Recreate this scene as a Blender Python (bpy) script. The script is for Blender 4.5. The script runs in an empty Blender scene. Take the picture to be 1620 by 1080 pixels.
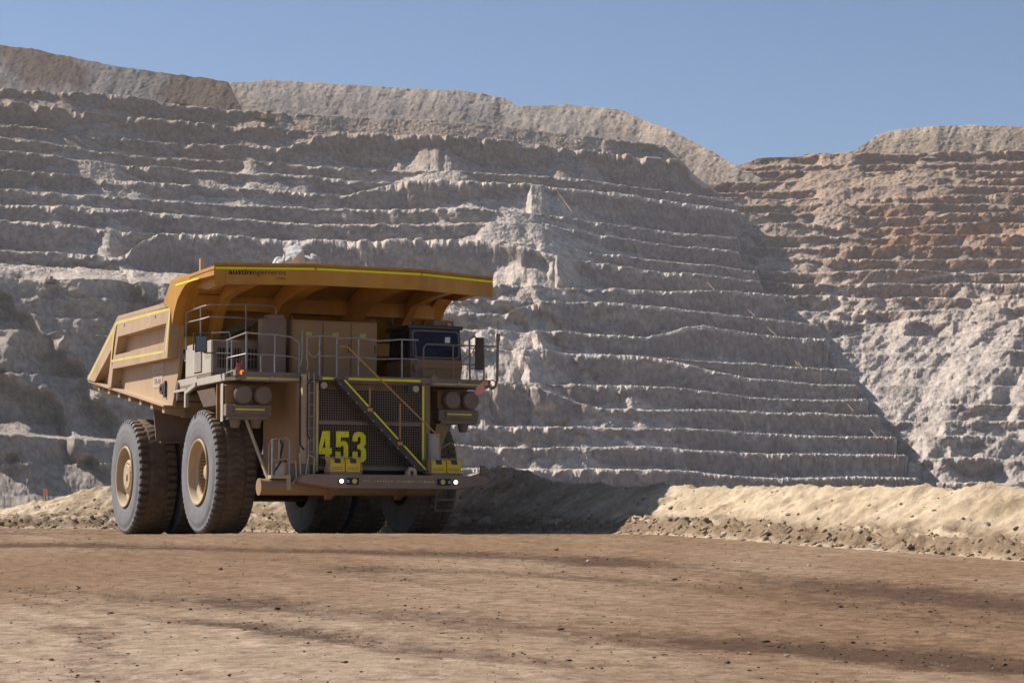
import bpy, bmesh, math, random
import numpy as np
from mathutils import Vector
random.seed(7); rng = np.random.default_rng(7)
S = bpy.context.scene
C = S.collection

# ------------------------------------------------------------------ camera, sky, sun, exposure
F_PX, PITCH = 3600.0, 0.0843          # focal length in pixels of a 1620 px wide frame, upward pitch
HORIZON = 540 + F_PX * math.tan(PITCH)
cam_d = bpy.data.cameras.new('camera'); cam = bpy.data.objects.new('camera', cam_d); C.objects.link(cam)
cam_d.sensor_width = 36.0; cam_d.lens = F_PX * 36.0 / 1620.0
cam_d.clip_start = 0.5; cam_d.clip_end = 20000.0
cam.location = (0, 0, 0); cam.rotation_euler = (math.pi / 2 + PITCH, 0, 0)
S.camera = cam
SUN_EL = math.radians(44.5)
SUN_H = Vector((-0.92, 0.39)).normalized()
SUN_DIR = Vector((SUN_H.x * math.cos(SUN_EL), SUN_H.y * math.cos(SUN_EL), math.sin(SUN_EL)))
W = bpy.data.worlds.new('World'); S.world = W; W.use_nodes = True
nt = W.node_tree; nt.nodes.clear()
sky = nt.nodes.new('ShaderNodeTexSky'); sky.sky_type = 'NISHITA'; sky.sun_disc = False
sky.sun_elevation = SUN_EL; sky.sun_rotation = math.atan2(SUN_H.x, SUN_H.y)
sky.altitude = 2800; sky.air_density = 1.0; sky.dust_density = 3.4; sky.ozone_density = 2.0
bg = nt.nodes.new('ShaderNodeBackground'); bg.inputs['Strength'].default_value = 0.074
wo = nt.nodes.new('ShaderNodeOutputWorld')
nt.links.new(sky.outputs[0], bg.inputs[0]); nt.links.new(bg.outputs[0], wo.inputs[0])
sd = bpy.data.lights.new('sun', 'SUN'); sd.energy = 5.0; sd.angle = math.radians(0.5); sd.color = (1.0, 0.93, 0.84)
sun = bpy.data.objects.new('sun', sd); C.objects.link(sun)
sun.rotation_euler = (-SUN_DIR).to_track_quat('-Z', 'Y').to_euler(); sun.location = (-40, 20, 60)
S.view_settings.view_transform = 'Standard'; S.view_settings.look = 'None'
S.view_settings.gamma = 1.0; S.view_settings.use_curve_mapping = False
S.view_settings.exposure = 0.55

# ------------------------------------------------------------------ noise (numpy)
def _h(ix, iy, seed):
    n = (ix.astype(np.int64) * 374761393 + iy.astype(np.int64) * 668265263 + seed * 1442695041) & 0xFFFFFFFF
    n = ((n ^ (n >> 13)) * 1274126177) & 0xFFFFFFFF
    n = (n ^ (n >> 16)) & 0xFFFFFFFF
    return n.astype(np.float64) / 4294967295.0
def vn(x, y, seed=0):
    x = np.asarray(x, float); y = np.asarray(y, float)
    x, y = np.broadcast_arrays(x, y)
    ix = np.floor(x); iy = np.floor(y); fx = x - ix; fy = y - iy
    ux = fx * fx * fx * (fx * (fx * 6 - 15) + 10); uy = fy * fy * fy * (fy * (fy * 6 - 15) + 10)
    a = _h(ix, iy, seed); b = _h(ix + 1, iy, seed); c = _h(ix, iy + 1, seed); d = _h(ix + 1, iy + 1, seed)
    return (a + (b - a) * ux) * (1 - uy) + (c + (d - c) * ux) * uy
def fbm(x, y, seed=0, o=4, g=0.5):
    t = 0; a = 1.0; s = 0
    for i in range(o):
        t = t + a * (vn(x, y, seed + i * 17) * 2 - 1); s += a; a *= g; x = np.asarray(x) * 2.03 + 3.1; y = np.asarray(y) * 2.03 + 1.7
    return t / s
def ridge(x, y, seed=0, o=4):
    t = 0; a = 1.0; s = 0
    for i in range(o):
        t = t + a * (1 - np.abs(vn(x, y, seed + i * 17) * 2 - 1)); s += a; a *= 0.5; x = np.asarray(x) * 2.03 + 3.1; y = np.asarray(y) * 2.03 + 1.7
    return t / s
def sst(a, b, x):
    t = np.clip((np.asarray(x, float) - a) / (b - a), 0, 1); return t * t * (3 - 2 * t)

# ------------------------------------------------------------------ materials
def link(t, a, b): t.links.new(a, b)
def material(name, c1, c2=None, scale=3.0, rough=0.8, metal=0.0, bump=0.0, bscale=None, dust=None, dustc=(0.36, 0.27, 0.19),
             vcol=False, streak=None, detail=6, spec=0.3):
    m = bpy.data.materials.new(name); m.use_nodes = True; t = m.node_tree
    b = t.nodes['Principled BSDF']; b.inputs['Roughness'].default_value = rough; b.inputs['Metallic'].default_value = metal
    b.inputs['Specular IOR Level'].default_value = spec
    tc = t.nodes.new('ShaderNodeTexCoord')
    vec = tc.outputs['Object']
    if streak:
        mp = t.nodes.new('ShaderNodeMapping'); mp.inputs['Scale'].default_value = streak; link(t, vec, mp.inputs[0]); vec = mp.outputs[0]
    col = None
    if c2 is not None:
        n = t.nodes.new('ShaderNodeTexNoise'); n.inputs['Scale'].default_value = scale; n.inputs['Detail'].default_value = detail
        n.inputs['Roughness'].default_value = 0.62
        link(t, vec, n.inputs['Vector'])
        r = t.nodes.new('ShaderNodeValToRGB'); r.color_ramp.elements[0].position = 0.33; r.color_ramp.elements[1].position = 0.68
        r.color_ramp.elements[0].color = (*c1, 1); r.color_ramp.elements[1].color = (*c2, 1)
        link(t, n.outputs['Fac'], r.inputs[0]); col = r.outputs[0]
    if vcol:
        at = t.nodes.new('ShaderNodeAttribute'); at.attribute_name = 'Col'
        if col is None: col = at.outputs['Color']
        else:
            mx = t.nodes.new('ShaderNodeMix'); mx.data_type = 'RGBA'; mx.blend_type = 'MULTIPLY'; mx.inputs[0].default_value = 1.0
            link(t, at.outputs['Color'], mx.inputs[6]); link(t, col, mx.inputs[7]); col = mx.outputs[2]
    if dust:
        g = t.nodes.new('ShaderNodeNewGeometry'); sx = t.nodes.new('ShaderNodeSeparateXYZ'); link(t, g.outputs['Normal'], sx.inputs[0])
        n2 = t.nodes.new('ShaderNodeTexNoise'); n2.inputs['Scale'].default_value = 2.2; n2.inputs['Detail'].default_value = 5; link(t, tc.outputs['Object'], n2.inputs['Vector'])
        ma = t.nodes.new('ShaderNodeMath'); ma.operation = 'MULTIPLY_ADD'; link(t, sx.outputs[2], ma.inputs[0]); ma.inputs[1].default_value = 0.35; ma.inputs[2].default_value = dust - 0.5
        ad = t.nodes.new('ShaderNodeMath'); ad.operation = 'ADD'; ad.use_clamp = True; link(t, ma.outputs[0], ad.inputs[0]); link(t, n2.outputs['Fac'], ad.inputs[1])
        mx = t.nodes.new('ShaderNodeMix'); mx.data_type = 'RGBA'; link(t, ad.outputs[0], mx.inputs[0])
        if col is None: mx.inputs[6].default_value = (*c1, 1)
        else: link(t, col, mx.inputs[6])
        mx.inputs[7].default_value = (*dustc, 1); col = mx.outputs[2]
    if col is None: b.inputs['Base Color'].default_value = (*c1, 1)
    else: link(t, col, b.inputs['Base Color'])
    if bump:
        nb = t.nodes.new('ShaderNodeTexNoise'); nb.inputs['Scale'].default_value = bscale or scale * 4; nb.inputs['Detail'].default_value = 8
        nb.inputs['Roughness'].default_value = 0.7
        link(t, vec, nb.inputs['Vector'])
        bp_ = t.nodes.new('ShaderNodeBump'); bp_.inputs['Strength'].default_value = 1.0; bp_.inputs['Distance'].default_value = bump
        link(t, nb.outputs['Fac'], bp_.inputs['Height']); link(t, bp_.outputs[0], b.inputs['Normal'])
    return m
def emissive(name, c, s):
    m = material(name, c); b = m.node_tree.nodes['Principled BSDF']
    b.inputs['Emission Color'].default_value = (*c, 1); b.inputs['Emission Strength'].default_value = s; return m
M = {}
M['body'] = material('body_paint', (0.36, 0.225, 0.11), (0.50, 0.345, 0.20), 1.3, 0.62, streak=(1.0, 0.8, 0.3), dust=0.34, dustc=(0.47, 0.36, 0.27), bump=0.004, bscale=6)
M['canopy'] = material('canopy_paint', (0.39, 0.18, 0.022), (0.52, 0.262, 0.036), 1.3, 0.55, streak=(1.0, 0.8, 0.3), dust=0.06, dustc=(0.44, 0.29, 0.15), bump=0.003, bscale=5)
M['tan'] = material('chassis_paint', (0.32, 0.185, 0.078), (0.27, 0.165, 0.085), 2.0, 0.65, streak=(1, 1, 0.3), dust=0.16, dustc=(0.31, 0.215, 0.14))
M['brown'] = material('dusty_steel', (0.17, 0.125, 0.10), (0.22, 0.165, 0.13), 3.0, 0.75, dust=0.35, dustc=(0.26, 0.195, 0.15))
M['grey'] = material('grey_paint', (0.40, 0.36, 0.31), (0.47, 0.43, 0.37), 2.5, 0.6, dust=0.25, dustc=(0.42, 0.36, 0.29))
M['steel'] = material('galvanised_rail', (0.36, 0.35, 0.34), (0.26, 0.24, 0.225), 6.0, 0.5, metal=0.25)
M['darksteel'] = material('dark_frame', (0.055, 0.047, 0.043), (0.09, 0.072, 0.06), 3.0, 0.75)
M['black'] = material('black_rubber', (0.02, 0.02, 0.02), (0.035, 0.032, 0.03), 5, 0.7)
M['tread'] = material('tyre_tread', (0.12, 0.085, 0.06), (0.20, 0.145, 0.10), 2.5, 0.95, bump=0.012, bscale=9)
M['sidewall'] = material('tyre_sidewall', (0.15, 0.152, 0.162), (0.205, 0.198, 0.195), 2.5, 0.85, bump=0.004, bscale=7)
M['rim'] = material('rim_paint', (0.52, 0.40, 0.25), (0.46, 0.345, 0.21), 3, 0.6, dust=0.3, dustc=(0.42, 0.31, 0.2))
M['yellow'] = material('reflective_yellow', (0.86, 0.82, 0.01), (0.76, 0.70, 0.02), 4, 0.5)
M['yellowdusty'] = material('dusty_yellow_tape', (0.70, 0.60, 0.10), (0.55, 0.44, 0.20), 3, 0.6)
M['digit'] = material('plate_yellow', (0.84, 0.76, 0.01), (0.72, 0.64, 0.02), 5, 0.5)
M['boxyellow'] = material('box_yellow', (0.82, 0.55, 0.03), (0.74, 0.48, 0.04), 4, 0.55)
M['orange'] = material('rail_orange', (0.55, 0.27, 0.04), (0.50, 0.27, 0.08), 5, 0.6)
M['cab'] = material('cab_blue_black', (0.018, 0.021, 0.03), (0.03, 0.03, 0.036), 3, 0.4, spec=0.5)
M['glass'] = material('windscreen', (0.010, 0.013, 0.026), (0.016, 0.019, 0.032), 1.2, 0.12, spec=0.22)
M['mirror'] = material('mirror_glass', (0.12, 0.125, 0.13), rough=0.25, metal=0.6)
M['void'] = material('radiator_core', (0.018, 0.015, 0.013), (0.03, 0.025, 0.02), 8, 0.9)
M['ink'] = material('black_lettering', (0.02, 0.016, 0.018), rough=0.7)
M['white'] = material('white_sticker', (0.75, 0.75, 0.75), rough=0.5)
M['plate'] = material('faded_plate', (0.55, 0.42, 0.36), (0.48, 0.36, 0.29), 6, 0.7)
M['label'] = material('pale_label', (0.45, 0.42, 0.12), (0.40, 0.36, 0.12), 8, 0.6)
M['red'] = material('beacon_red', (0.45, 0.03, 0.03), rough=0.3, spec=0.6)
M['flag'] = material('flag_cloth', (0.85, 0.33, 0.24), (0.75, 0.28, 0.2), 6, 0.8)
M['amber'] = emissive('amber_lamp', (1.0, 0.22, 0.01), 0.9)
M['lens'] = material('yellow_lens', (0.62, 0.48, 0.03), rough=0.25, spec=0.6)
M['lamp'] = emissive('headlamp_on', (1.0, 0.93, 0.82), 3.0)
M['rope'] = material('hose', (0.40, 0.33, 0.26), rough=0.8)
M['bumper'] = material('bumper_paint', (0.22, 0.145, 0.10), (0.30, 0.205, 0.145), 4.0, 0.7, dust=0.4, dustc=(0.32, 0.225, 0.165), bump=0.004, bscale=9)

# ------------------------------------------------------------------ mesh builder
class MB:
    def __init__(self): self.v = []; self.f = []; self.mi = []; self.cur = 0
    def add(self, vs, fs):
        o = len(self.v); self.v += [tuple(p) for p in vs]; self.f += [tuple(i + o for i in f) for f in fs]; self.mi += [self.cur] * len(fs); return self
    def box(self, x0, x1, y0, y1, z0, z1):
        return self.hexa([(x0, y0, z0), (x1, y0, z0), (x1, y1, z0), (x0, y1, z0), (x0, y0, z1), (x1, y0, z1), (x1, y1, z1), (x0, y1, z1)])
    def hexa(self, p):
        return self.add(p, [(0, 3, 2, 1), (4, 5, 6, 7), (0, 1, 5, 4), (1, 2, 6, 5), (2, 3, 7, 6), (3, 0, 4, 7)])
    def prism(self, a, b):                      # two matching loops of 3-D points
        n = len(a); return self.add(list(a) + list(b), [tuple(range(n - 1, -1, -1)), tuple(range(n, 2 * n))] + [(i, (i + 1) % n, n + (i + 1) % n, n + i) for i in range(n)])
    def yz(self, poly, x0, x1): return self.prism([(x0, y, z) for y, z in poly], [(x1, y, z) for y, z in poly])
    def xz(self, poly, y0, y1): return self.prism([(x, y0, z) for x, z in poly], [(x, y1, z) for x, z in poly])
    def xy(self, poly, z0, z1): return self.prism([(x, y, z0) for x, y in poly], [(x, y, z1) for x, y in poly])
    def tube(self, pts, r, n=6, cap=True):
        pts = [Vector(p) for p in pts]; rings = []; up = None
        for i, p in enumerate(pts):
            d = (pts[min(i + 1, len(pts) - 1)] - pts[max(i - 1, 0)]).normalized()
            if up is None: up = Vector((0, 0, 1)) if abs(d.z) < 0.9 else Vector((1, 0, 0))
            a = d.cross(up).normalized(); b = a.cross(d).normalized(); up = b
            rr = r[i] if isinstance(r, (list, tuple)) else r
            rings.append([p + a * (rr * math.cos(2 * math.pi * k / n)) + b * (rr * math.sin(2 * math.pi * k / n)) for k in range(n)])
        vs = [q for ring in rings for q in ring]; fs = []
        for i in range(len(pts) - 1):
            for k in range(n):
                k2 = (k + 1) % n; fs.append((i * n + k, i * n + k2, (i + 1) * n + k2, (i + 1) * n + k))
        if cap: fs += [tuple(range(n - 1, -1, -1)), tuple(range((len(pts) - 1) * n, len(pts) * n))]
        return self.add(vs, fs)
    def lathe_x(self, prof, y, z, n=48, closed=False):   # profile of (x, radius) turned about the x axis through (y, z)
        vs = []; fs = []; m = len(prof)
        for k in range(n):
            a = 2 * math.pi * k / n
            for x, r in prof: vs.append((x, y + r * math.cos(a), z + r * math.sin(a)))
        for k in range(n):
            k2 = (k + 1) % n
            for j in range(m - 1): fs.append((k * m + j, k2 * m + j, k2 * m + j + 1, k * m + j + 1))
        return self.add(vs, fs)
    def disc_y(self, x, z, r, y0, y1, n=28):             # cylinder along y
        a = [(x + r * math.cos(2 * math.pi * k / n), y0, z + r * math.sin(2 * math.pi * k / n)) for k in range(n)]
        return self.prism(a, [(p[0], y1, p[2]) for p in a])
    def disc_z(self, x, y, r, z0, z1, n=20, r2=None):
        r2 = r if r2 is None else r2
        return self.prism([(x + r * math.cos(2 * math.pi * k / n), y + r * math.sin(2 * math.pi * k / n), z0) for k in range(n)],
                          [(x + r2 * math.cos(2 * math.pi * k / n), y + r2 * math.sin(2 * math.pi * k / n), z1) for k in range(n)])
    def disc_x(self, y, z, r, x0, x1, n=28):
        return self.prism([(x0, y + r * math.cos(2 * math.pi * k / n), z + r * math.sin(2 * math.pi * k / n)) for k in range(n)],
                          [(x1, y + r * math.cos(2 * math.pi * k / n), z + r * math.sin(2 * math.pi * k / n)) for k in range(n)])
    def mesh(self, name, mats, flip=False, smooth=False, bevel=0.0):
        me = bpy.data.meshes.new(name)
        me.from_pydata([(-p[0], p[1], p[2]) if flip else tuple(p) for p in self.v], [], self.f)
        for m in (mats if isinstance(mats, (list, tuple)) else [mats]): me.materials.append(m)
        if any(self.mi): me.polygons.foreach_set('material_index', self.mi)
        bm = bmesh.new(); bm.from_mesh(me); bmesh.ops.recalc_face_normals(bm, faces=bm.faces)
        if bevel: bmesh.ops.bevel(bm, geom=list(bm.edges), offset=bevel, segments=1, affect='EDGES', clamp_overlap=True)
        bm.to_mesh(me); bm.free()
        if smooth:
            me.polygons.foreach_set('use_smooth', [True] * len(me.polygons))
            me.set_sharp_from_angle(angle=math.radians(40))
        return me
    def build(self, name, mats, parent=None, flip=True, smooth=False, bevel=0.0):
        o = bpy.data.objects.new(name, self.mesh(name, mats, flip, smooth, bevel)); C.objects.link(o)
        if parent is not None: o.parent = parent
        return o
def tag(o, label=None, cat=None, group=None, kind=None):
    for k, v in (('label', label), ('category', cat), ('group', group), ('kind', kind)):
        if v: o[k] = v
    return o
def grid_mesh(name, P, mat, col=None, keep=None, smooth=True):
    n, m = P.shape[:2]
    idx = np.arange(n * m).reshape(n, m)
    q = np.stack([idx[:-1, :-1], idx[1:, :-1], idx[1:, 1:], idx[:-1, 1:]], -1)
    if keep is not None: q = q[keep]
    q = q.reshape(-1, 4)
    me = bpy.data.meshes.new(name)
    me.vertices.add(n * m); me.vertices.foreach_set('co', P.reshape(-1).astype(np.float32))
    me.loops.add(q.size); me.loops.foreach_set('vertex_index', q.reshape(-1).astype(np.int32))
    me.polygons.add(len(q)); me.polygons.foreach_set('loop_start', (np.arange(len(q)) * 4).astype(np.int32))
    me.update(calc_edges=True); me.validate()
    if smooth: me.polygons.foreach_set('use_smooth', [True] * len(me.polygons))
    if col is not None:
        a = me.color_attributes.new('Col', 'FLOAT_COLOR', 'POINT')
        c4 = np.ones((n * m, 4), np.float32); c4[:, :3] = col.reshape(-1, 3); a.data.foreach_set('color', c4.reshape(-1))
    if keep is not None:
        bm = bmesh.new(); bm.from_mesh(me)
        bmesh.ops.delete(bm, geom=[v for v in bm.verts if not v.link_faces], context='VERTS'); bm.to_mesh(me); bm.free()
    me.materials.append(mat)
    o = bpy.data.objects.new(name, me); C.objects.link(o); return o
def ray(px, py):                                # pixel -> (x/y, z/y) slopes of its line of sight
    u = (px - 810) / F_PX; v = (540 - py) / F_PX; c, s = math.cos(PITCH), math.sin(PITCH)
    d = c - v * s; return u / d, (s + v * c) / d
def slopes(px, py):
    px = np.asarray(px, float); py = np.asarray(py, float)
    u = (px - 810) / F_PX; v = (540 - py) / F_PX; c, s = math.cos(PITCH), math.sin(PITCH)
    d = c - v * s; return u / d, (s + v * c) / d
def col_slope(px): return (np.asarray(px, float) - 810) / F_PX   # plan direction of a picture column near the horizon
# ------------------------------------------------------------------ haul road, ground, berm
def road_z(X, Y):
    Y = np.asarray(Y, float)
    z = np.where(Y < 62, -2.2 * (1 - Y / 62.0), 0.0)
    k = sst(54, 66, Y); z = z * (1 - k) + np.where(Y < 62, z * 0.55, 0.0) * k
    return z + np.maximum(0, Y - 82) * 0.035
PATH = np.array([(26.0, 12.0), (21.5, 22.5), (17.0, 33.0), (14.0, 39.5), (10.6, 46.7), (7.5, 53.6), (5.0, 59.6), (2.6, 66), (0.7, 70.0), (-1.5, 74.5), (-3.7, 79.6), (-8, 84.5), (-14, 87.5), (-22, 90), (-34, 92), (-60, 97)])
def spline(P, n):
    t = np.r_[0, np.cumsum(np.hypot(*np.diff(P, axis=0).T))]; s = np.linspace(0, t[-1], n)
    out = np.stack([np.interp(s, t, P[:, 0]), np.interp(s, t, P[:, 1])], 1)
    w = max(3, int(n * 5.0 / t[-1])) | 1; k = np.hanning(w + 2)[1:-1]; k /= k.sum()
    pad = np.concatenate([2 * out[:1] - out[w:0:-1], out, 2 * out[-1:] - out[-2:-w - 2:-1]])
    sm = np.stack([np.convolve(pad[:, i], k, 'same') for i in (0, 1)], 1)[w:-w]
    return sm, s
NP_ = 1420
TOE, TS = spline(PATH, NP_)
TAN = np.gradient(TOE, axis=0); TAN /= np.linalg.norm(TAN, axis=1)[:, None]
OUT = np.stack([TAN[:, 1], -TAN[:, 0]], 1)
if (OUT @ np.array([1.0, 0.3])).mean() < 0: OUT = -OUT          # away from the road
def road_coords(X, Y):                       # distance from the berm's toe (positive on the road) and distance along it
    sub = TOE[::12]; ss = TS[::12]; n = OUT[::12]
    sh = X.shape; X = X.ravel(); Y = Y.ravel(); lat = np.zeros(len(X)); al = np.zeros(len(X))
    for a in range(0, len(X), 40000):
        d = (X[a:a + 40000, None] - sub[None, :, 0]) ** 2 + (Y[a:a + 40000, None] - sub[None, :, 1]) ** 2
        j = d.argmin(1); al[a:a + 40000] = ss[j] + 0
        dx = X[a:a + 40000] - sub[j, 0]; dy = Y[a:a + 40000] - sub[j, 1]
        lat[a:a + 40000] = -(dx * n[j, 0] + dy * n[j, 1])
    return lat.reshape(sh), al.reshape(sh)
px_cols = np.r_[np.arange(-1500, -170, 35), np.arange(-170, 1800, 4.6), np.arange(1800, 3300, 35)]
inv = np.r_[np.linspace(1 / 13.0, 1 / 60.0, 360), 1 / np.linspace(60.3, 97, 90)]
Yg = (1 / inv)[:, None] * np.ones((1, len(px_cols))); Xg = col_slope(px_cols)[None, :] * Yg
lat, al = road_coords(Xg, Yg)
def road_pt(px_, py_):
    a_, b_ = ray(px_, py_); ys = np.linspace(12, 70, 1500); k = np.where(road_z(0, ys) - ys * b_ > 0)[0]; Y = ys[k[0]] if len(k) else 66.0; return (a_ * Y, Y)
track = np.zeros_like(lat); wX = Xg + 1.1 * fbm(Xg / 7, Yg / 7, 33, 3); wY = Yg + 1.6 * fbm(Xg / 7, Yg / 7, 34, 3)
for n_, (pts, w_, a_) in enumerate((
        ([(-300, 862), (100, 862), (380, 868), (640, 873), (900, 884), (1100, 900), (1300, 920), (1620, 958), (1850, 985)], 1.5, 1.0),
        ([(600, 898), (800, 905), (1000, 918), (1250, 945), (1500, 985)], 0.8, 0.5),
        ([(-250, 912), (0, 925), (250, 936), (420, 945), (600, 962), (800, 984), (1000, 1000), (1200, 1012), (1500, 1035), (1800, 1060)], 1.15, 1.0),
        ([(150, 950), (400, 985), (560, 1005), (720, 1022), (900, 1050)], 0.7, 0.75),
        ([(100, 985), (170, 1010), (240, 1060), (270, 1090)], 0.45, 0.6),
        ([(-60, 1010), (40, 1040), (90, 1080)], 0.4, 0.55),
        ([(420, 884), (560, 898), (640, 914), (760, 925)], 1.0, 0.45))):
    P2 = [road_pt(*p) for p in pts]; dd = np.full(Xg.shape, 1e9)
    for (x0, y0), (x1, y1) in zip(P2[:-1], P2[1:]):
        t = np.clip(((wX - x0) * (x1 - x0) + (wY - y0) * (y1 - y0)) / ((x1 - x0) ** 2 + (y1 - y0) ** 2 + 1e-9), 0, 1)
        dd = np.minimum(dd, np.hypot(wX - x0 - t * (x1 - x0), wY - y0 - t * (y1 - y0)))
    track += a_ * np.exp(-(dd / w_) ** 2) * (0.45 + 0.8 * np.clip(vn(Xg / 3.0 + n_ * 7, Yg / 6.0, 60 + n_) * 1.5 - 0.3, 0, 1))
track += 0.75 * sst(62, 69, Yg) * sst(95, 80, Yg) * (0.5 + 0.5 * vn(lat / 2, al / 8, 3))
track = np.clip(track * 1.15, 0, 1.1)
streaky = fbm(lat * 2.6, al * 0.28, 11, 5)
patch = fbm(Xg / 5.0, Yg / 9.0, 21, 4)
fine = fbm(Xg * 3.5, Yg * 3.5, 31, 3)
Zg = road_z(Xg, Yg) + 0.016 * streaky + 0.012 * fine * (1 + track) + 0.025 * patch - 0.03 * track
flat_t = np.exp(-(((Xg + 7.5) / 9) ** 4 + ((Yg - 74) / 8) ** 4)); Zg = Zg * (1 - flat_t) - 0.02 * flat_t
dirt_base = np.array([0.238, 0.150, 0.090]); pale = np.array([0.40, 0.30, 0.215]); dark = np.array([0.075, 0.045, 0.029])  # the road dirt's own base, pale and dark colours
mixp = np.clip(0.17 + 0.5 * patch + 0.35 * streaky + 1.1 * sst(38, 23, Yg) * sst(3, -5, Xg), 0, 1)[..., None]
colg = dirt_base * (1 - mixp) + pale * mixp
tk = np.clip(track * 1.0 + 0.16 * streaky * track + 0.10 * np.clip(streaky, 0, 1), 0, 0.9)[..., None]
spk = np.clip(fbm(Xg * 9, Yg * 5, 77, 2) - 0.25, 0, 1)[..., None]; colg = colg * (1 - 0.6 * spk)
M['road'] = material('haul_road_dirt', (0.66, 0.64, 0.62), (1.28, 1.27, 1.25), 3.4, 0.95, vcol=True, bump=0.05, bscale=11, detail=9, spec=0.1)
def road_nodes(m):
    t = m.node_tree; bs = t.nodes['Principled BSDF']; src = bs.inputs['Base Color'].links[0].from_socket; tc = t.nodes.new('ShaderNodeTexCoord')
    def nz(sc, st):
        mp = t.nodes.new('ShaderNodeMapping'); mp.inputs['Scale'].default_value = st; link(t, tc.outputs['Object'], mp.inputs[0])
        n = t.nodes.new('ShaderNodeTexNoise'); n.inputs['Scale'].default_value = sc; n.inputs['Detail'].default_value = 10; n.inputs['Roughness'].default_value = 0.72; link(t, mp.outputs[0], n.inputs['Vector']); return n.outputs['Fac']
    at = t.nodes.new('ShaderNodeAttribute'); at.attribute_name = 'Trk'
    a = t.nodes.new('ShaderNodeMath'); a.operation = 'MULTIPLY_ADD'; link(t, nz(2.6, (1.0, 0.6, 1)), a.inputs[0]); a.inputs[1].default_value = 2.6; a.inputs[2].default_value = -1.38
    c = t.nodes.new('ShaderNodeMath'); c.operation = 'ADD'; link(t, a.outputs[0], c.inputs[0]); link(t, at.outputs['Fac'], c.inputs[1])
    r = t.nodes.new('ShaderNodeValToRGB'); r.color_ramp.elements[0].position = 0.15; r.color_ramp.elements[1].position = 0.95; link(t, c.outputs[0], r.inputs[0])
    k = t.nodes.new('ShaderNodeMath'); k.operation = 'MULTIPLY'; link(t, r.outputs[0], k.inputs[0]); k.inputs[1].default_value = 0.88
    mx = t.nodes.new('ShaderNodeMix'); mx.data_type = 'RGBA'; link(t, k.outputs[0], mx.inputs[0]); link(t, src, mx.inputs[6]); mx.inputs[7].default_value = (0.085, 0.05, 0.032, 1)
    link(t, mx.outputs[2], bs.inputs['Base Color'])
road_nodes(M['road'])
road = grid_mesh('haul_road', np.stack([Xg, Yg, Zg], -1), M['road'], colg)
tag(road, kind='structure')
ta = road.data.attributes.new('Trk', 'FLOAT', 'POINT'); ta.data.foreach_set('value', np.clip(track + 0.12 * streaky, 0, 1.2).astype(np.float32).ravel())
# the wide ground sheet under and beyond the road, dropping into the pit
g1 = np.unique(np.r_[np.linspace(-2600, -200, 30), np.linspace(-200, 200, 60), np.linspace(200, 2600, 30)])
g2 = np.unique(np.r_[np.linspace(-800, 0, 20), np.linspace(0, 220, 70), np.linspace(220, 3600, 50)])
GX, GY = np.meshgrid(g1, g2)
GZ = road_z(GX, np.clip(GY, 0, 100)) - 0.35
GZ = GZ * (1 - sst(96, 112, GY)) + (-42) * sst(96, 190, GY) + fbm(GX / 60, GY / 60, 5, 3) * 6 * sst(150, 300, GY)
right = sst(26, 44, GX + (GY - 50) * 0.45) * sst(20, 34, GY); GZ = GZ * (1 - right) + right * np.minimum(GZ, -9)
M['ground'] = material('pit_ground', (0.30, 0.215, 0.15), (0.38, 0.29, 0.21), 0.06, 0.95, spec=0.1)
tag(grid_mesh('ground', np.stack([GX, GY, GZ], -1), M['ground']), kind='structure')

# the earth berm along the edge of the road
rows = np.r_[np.linspace(-0.5, 1.3, 46), np.linspace(1.34, 4.3, 64), np.linspace(4.5, 9, 16)]
Hn = len(rows)
px_of = 810 + F_PX * (TOE[:, 0] + OUT[:, 0] * 2.4) / (TOE[:, 1] + OUT[:, 1] * 2.4)
yt = np.interp(px_of, [-400, 0, 60, 120, 170, 400, 690, 735, 790, 830, 870, 960, 1050, 1150, 1270, 1450, 1620, 1800], [815, 805, 795, 781, 770, 765, 768, 757, 737, 748, 763, 768, 770, 773, 768, 771, 770, 768])
dist = TOE[:, 1] + OUT[:, 1] * 2.4
topz = (HORIZON - yt) / F_PX * dist
sT = TS[:, None] * np.ones((1, Hn)); dT = rows[None, :] * np.ones((NP_, 1))
bx_ = TOE[:, None, 0] + OUT[:, None, 0] * dT; by_ = TOE[:, None, 1] + OUT[:, None, 1] * dT
base = road_z(bx_, by_)
topz = topz + fbm(TS / 2.2, TS * 0, 8, 4) * 0.05
toe_w = np.exp(-((dT - 0.42 - 0.14 * fbm(sT / 1.3, sT * 0, 4, 3)) / 0.33) ** 2) * (0.30 + 0.16 * fbm(sT / 0.8, dT * 0.6, 6, 4))
wob = 0.25 * fbm(sT / 2.5, sT * 0, 14, 3)
slope_t = np.clip((dT - 0.5 - wob) / 1.85, 0, 1)
up = slope_t ** 0.86
tops = topz[:, None]; backd = np.maximum(0, dT - 2.55)
zb = base * (1 - up) + tops * up
zb = np.where(dT > 2.55, tops - backd * 0.75, zb)
mid = sst(0.5, 1.0, dT) * sst(3.6, 2.4, dT)
gully = ridge((sT + dT * 0.8) / 0.9, dT / 2.2, 15, 4) - 0.6
clump = np.clip(fbm((sT + 0.7 * dT) / 0.55, dT / 0.55, 16, 4) - 0.18, 0, 1)
lump = np.abs(fbm(sT / 0.16, dT / 0.16, 18, 3))
toez = sst(-0.35, 0.05, dT) * sst(1.35, 0.75, dT)
zb = zb + toe_w * sst(-0.5, -0.15, dT) + mid * (0.16 * gully + 0.22 * clump * sst(0.9, 1.6, dT) + 0.05 * fbm(sT / 0.12, dT / 0.12, 19, 2)) + toez * (0.17 * lump + 0.12 * fbm(sT / 0.35, dT / 0.35, 22, 3))
zb = np.where(dT < -0.3, zb - 0.3, zb)
ins = sst(0.9, 2.2, dT)
shift = (0.12 * fbm(sT / 0.4, dT / 0.4, 23, 3))[..., None]
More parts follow.
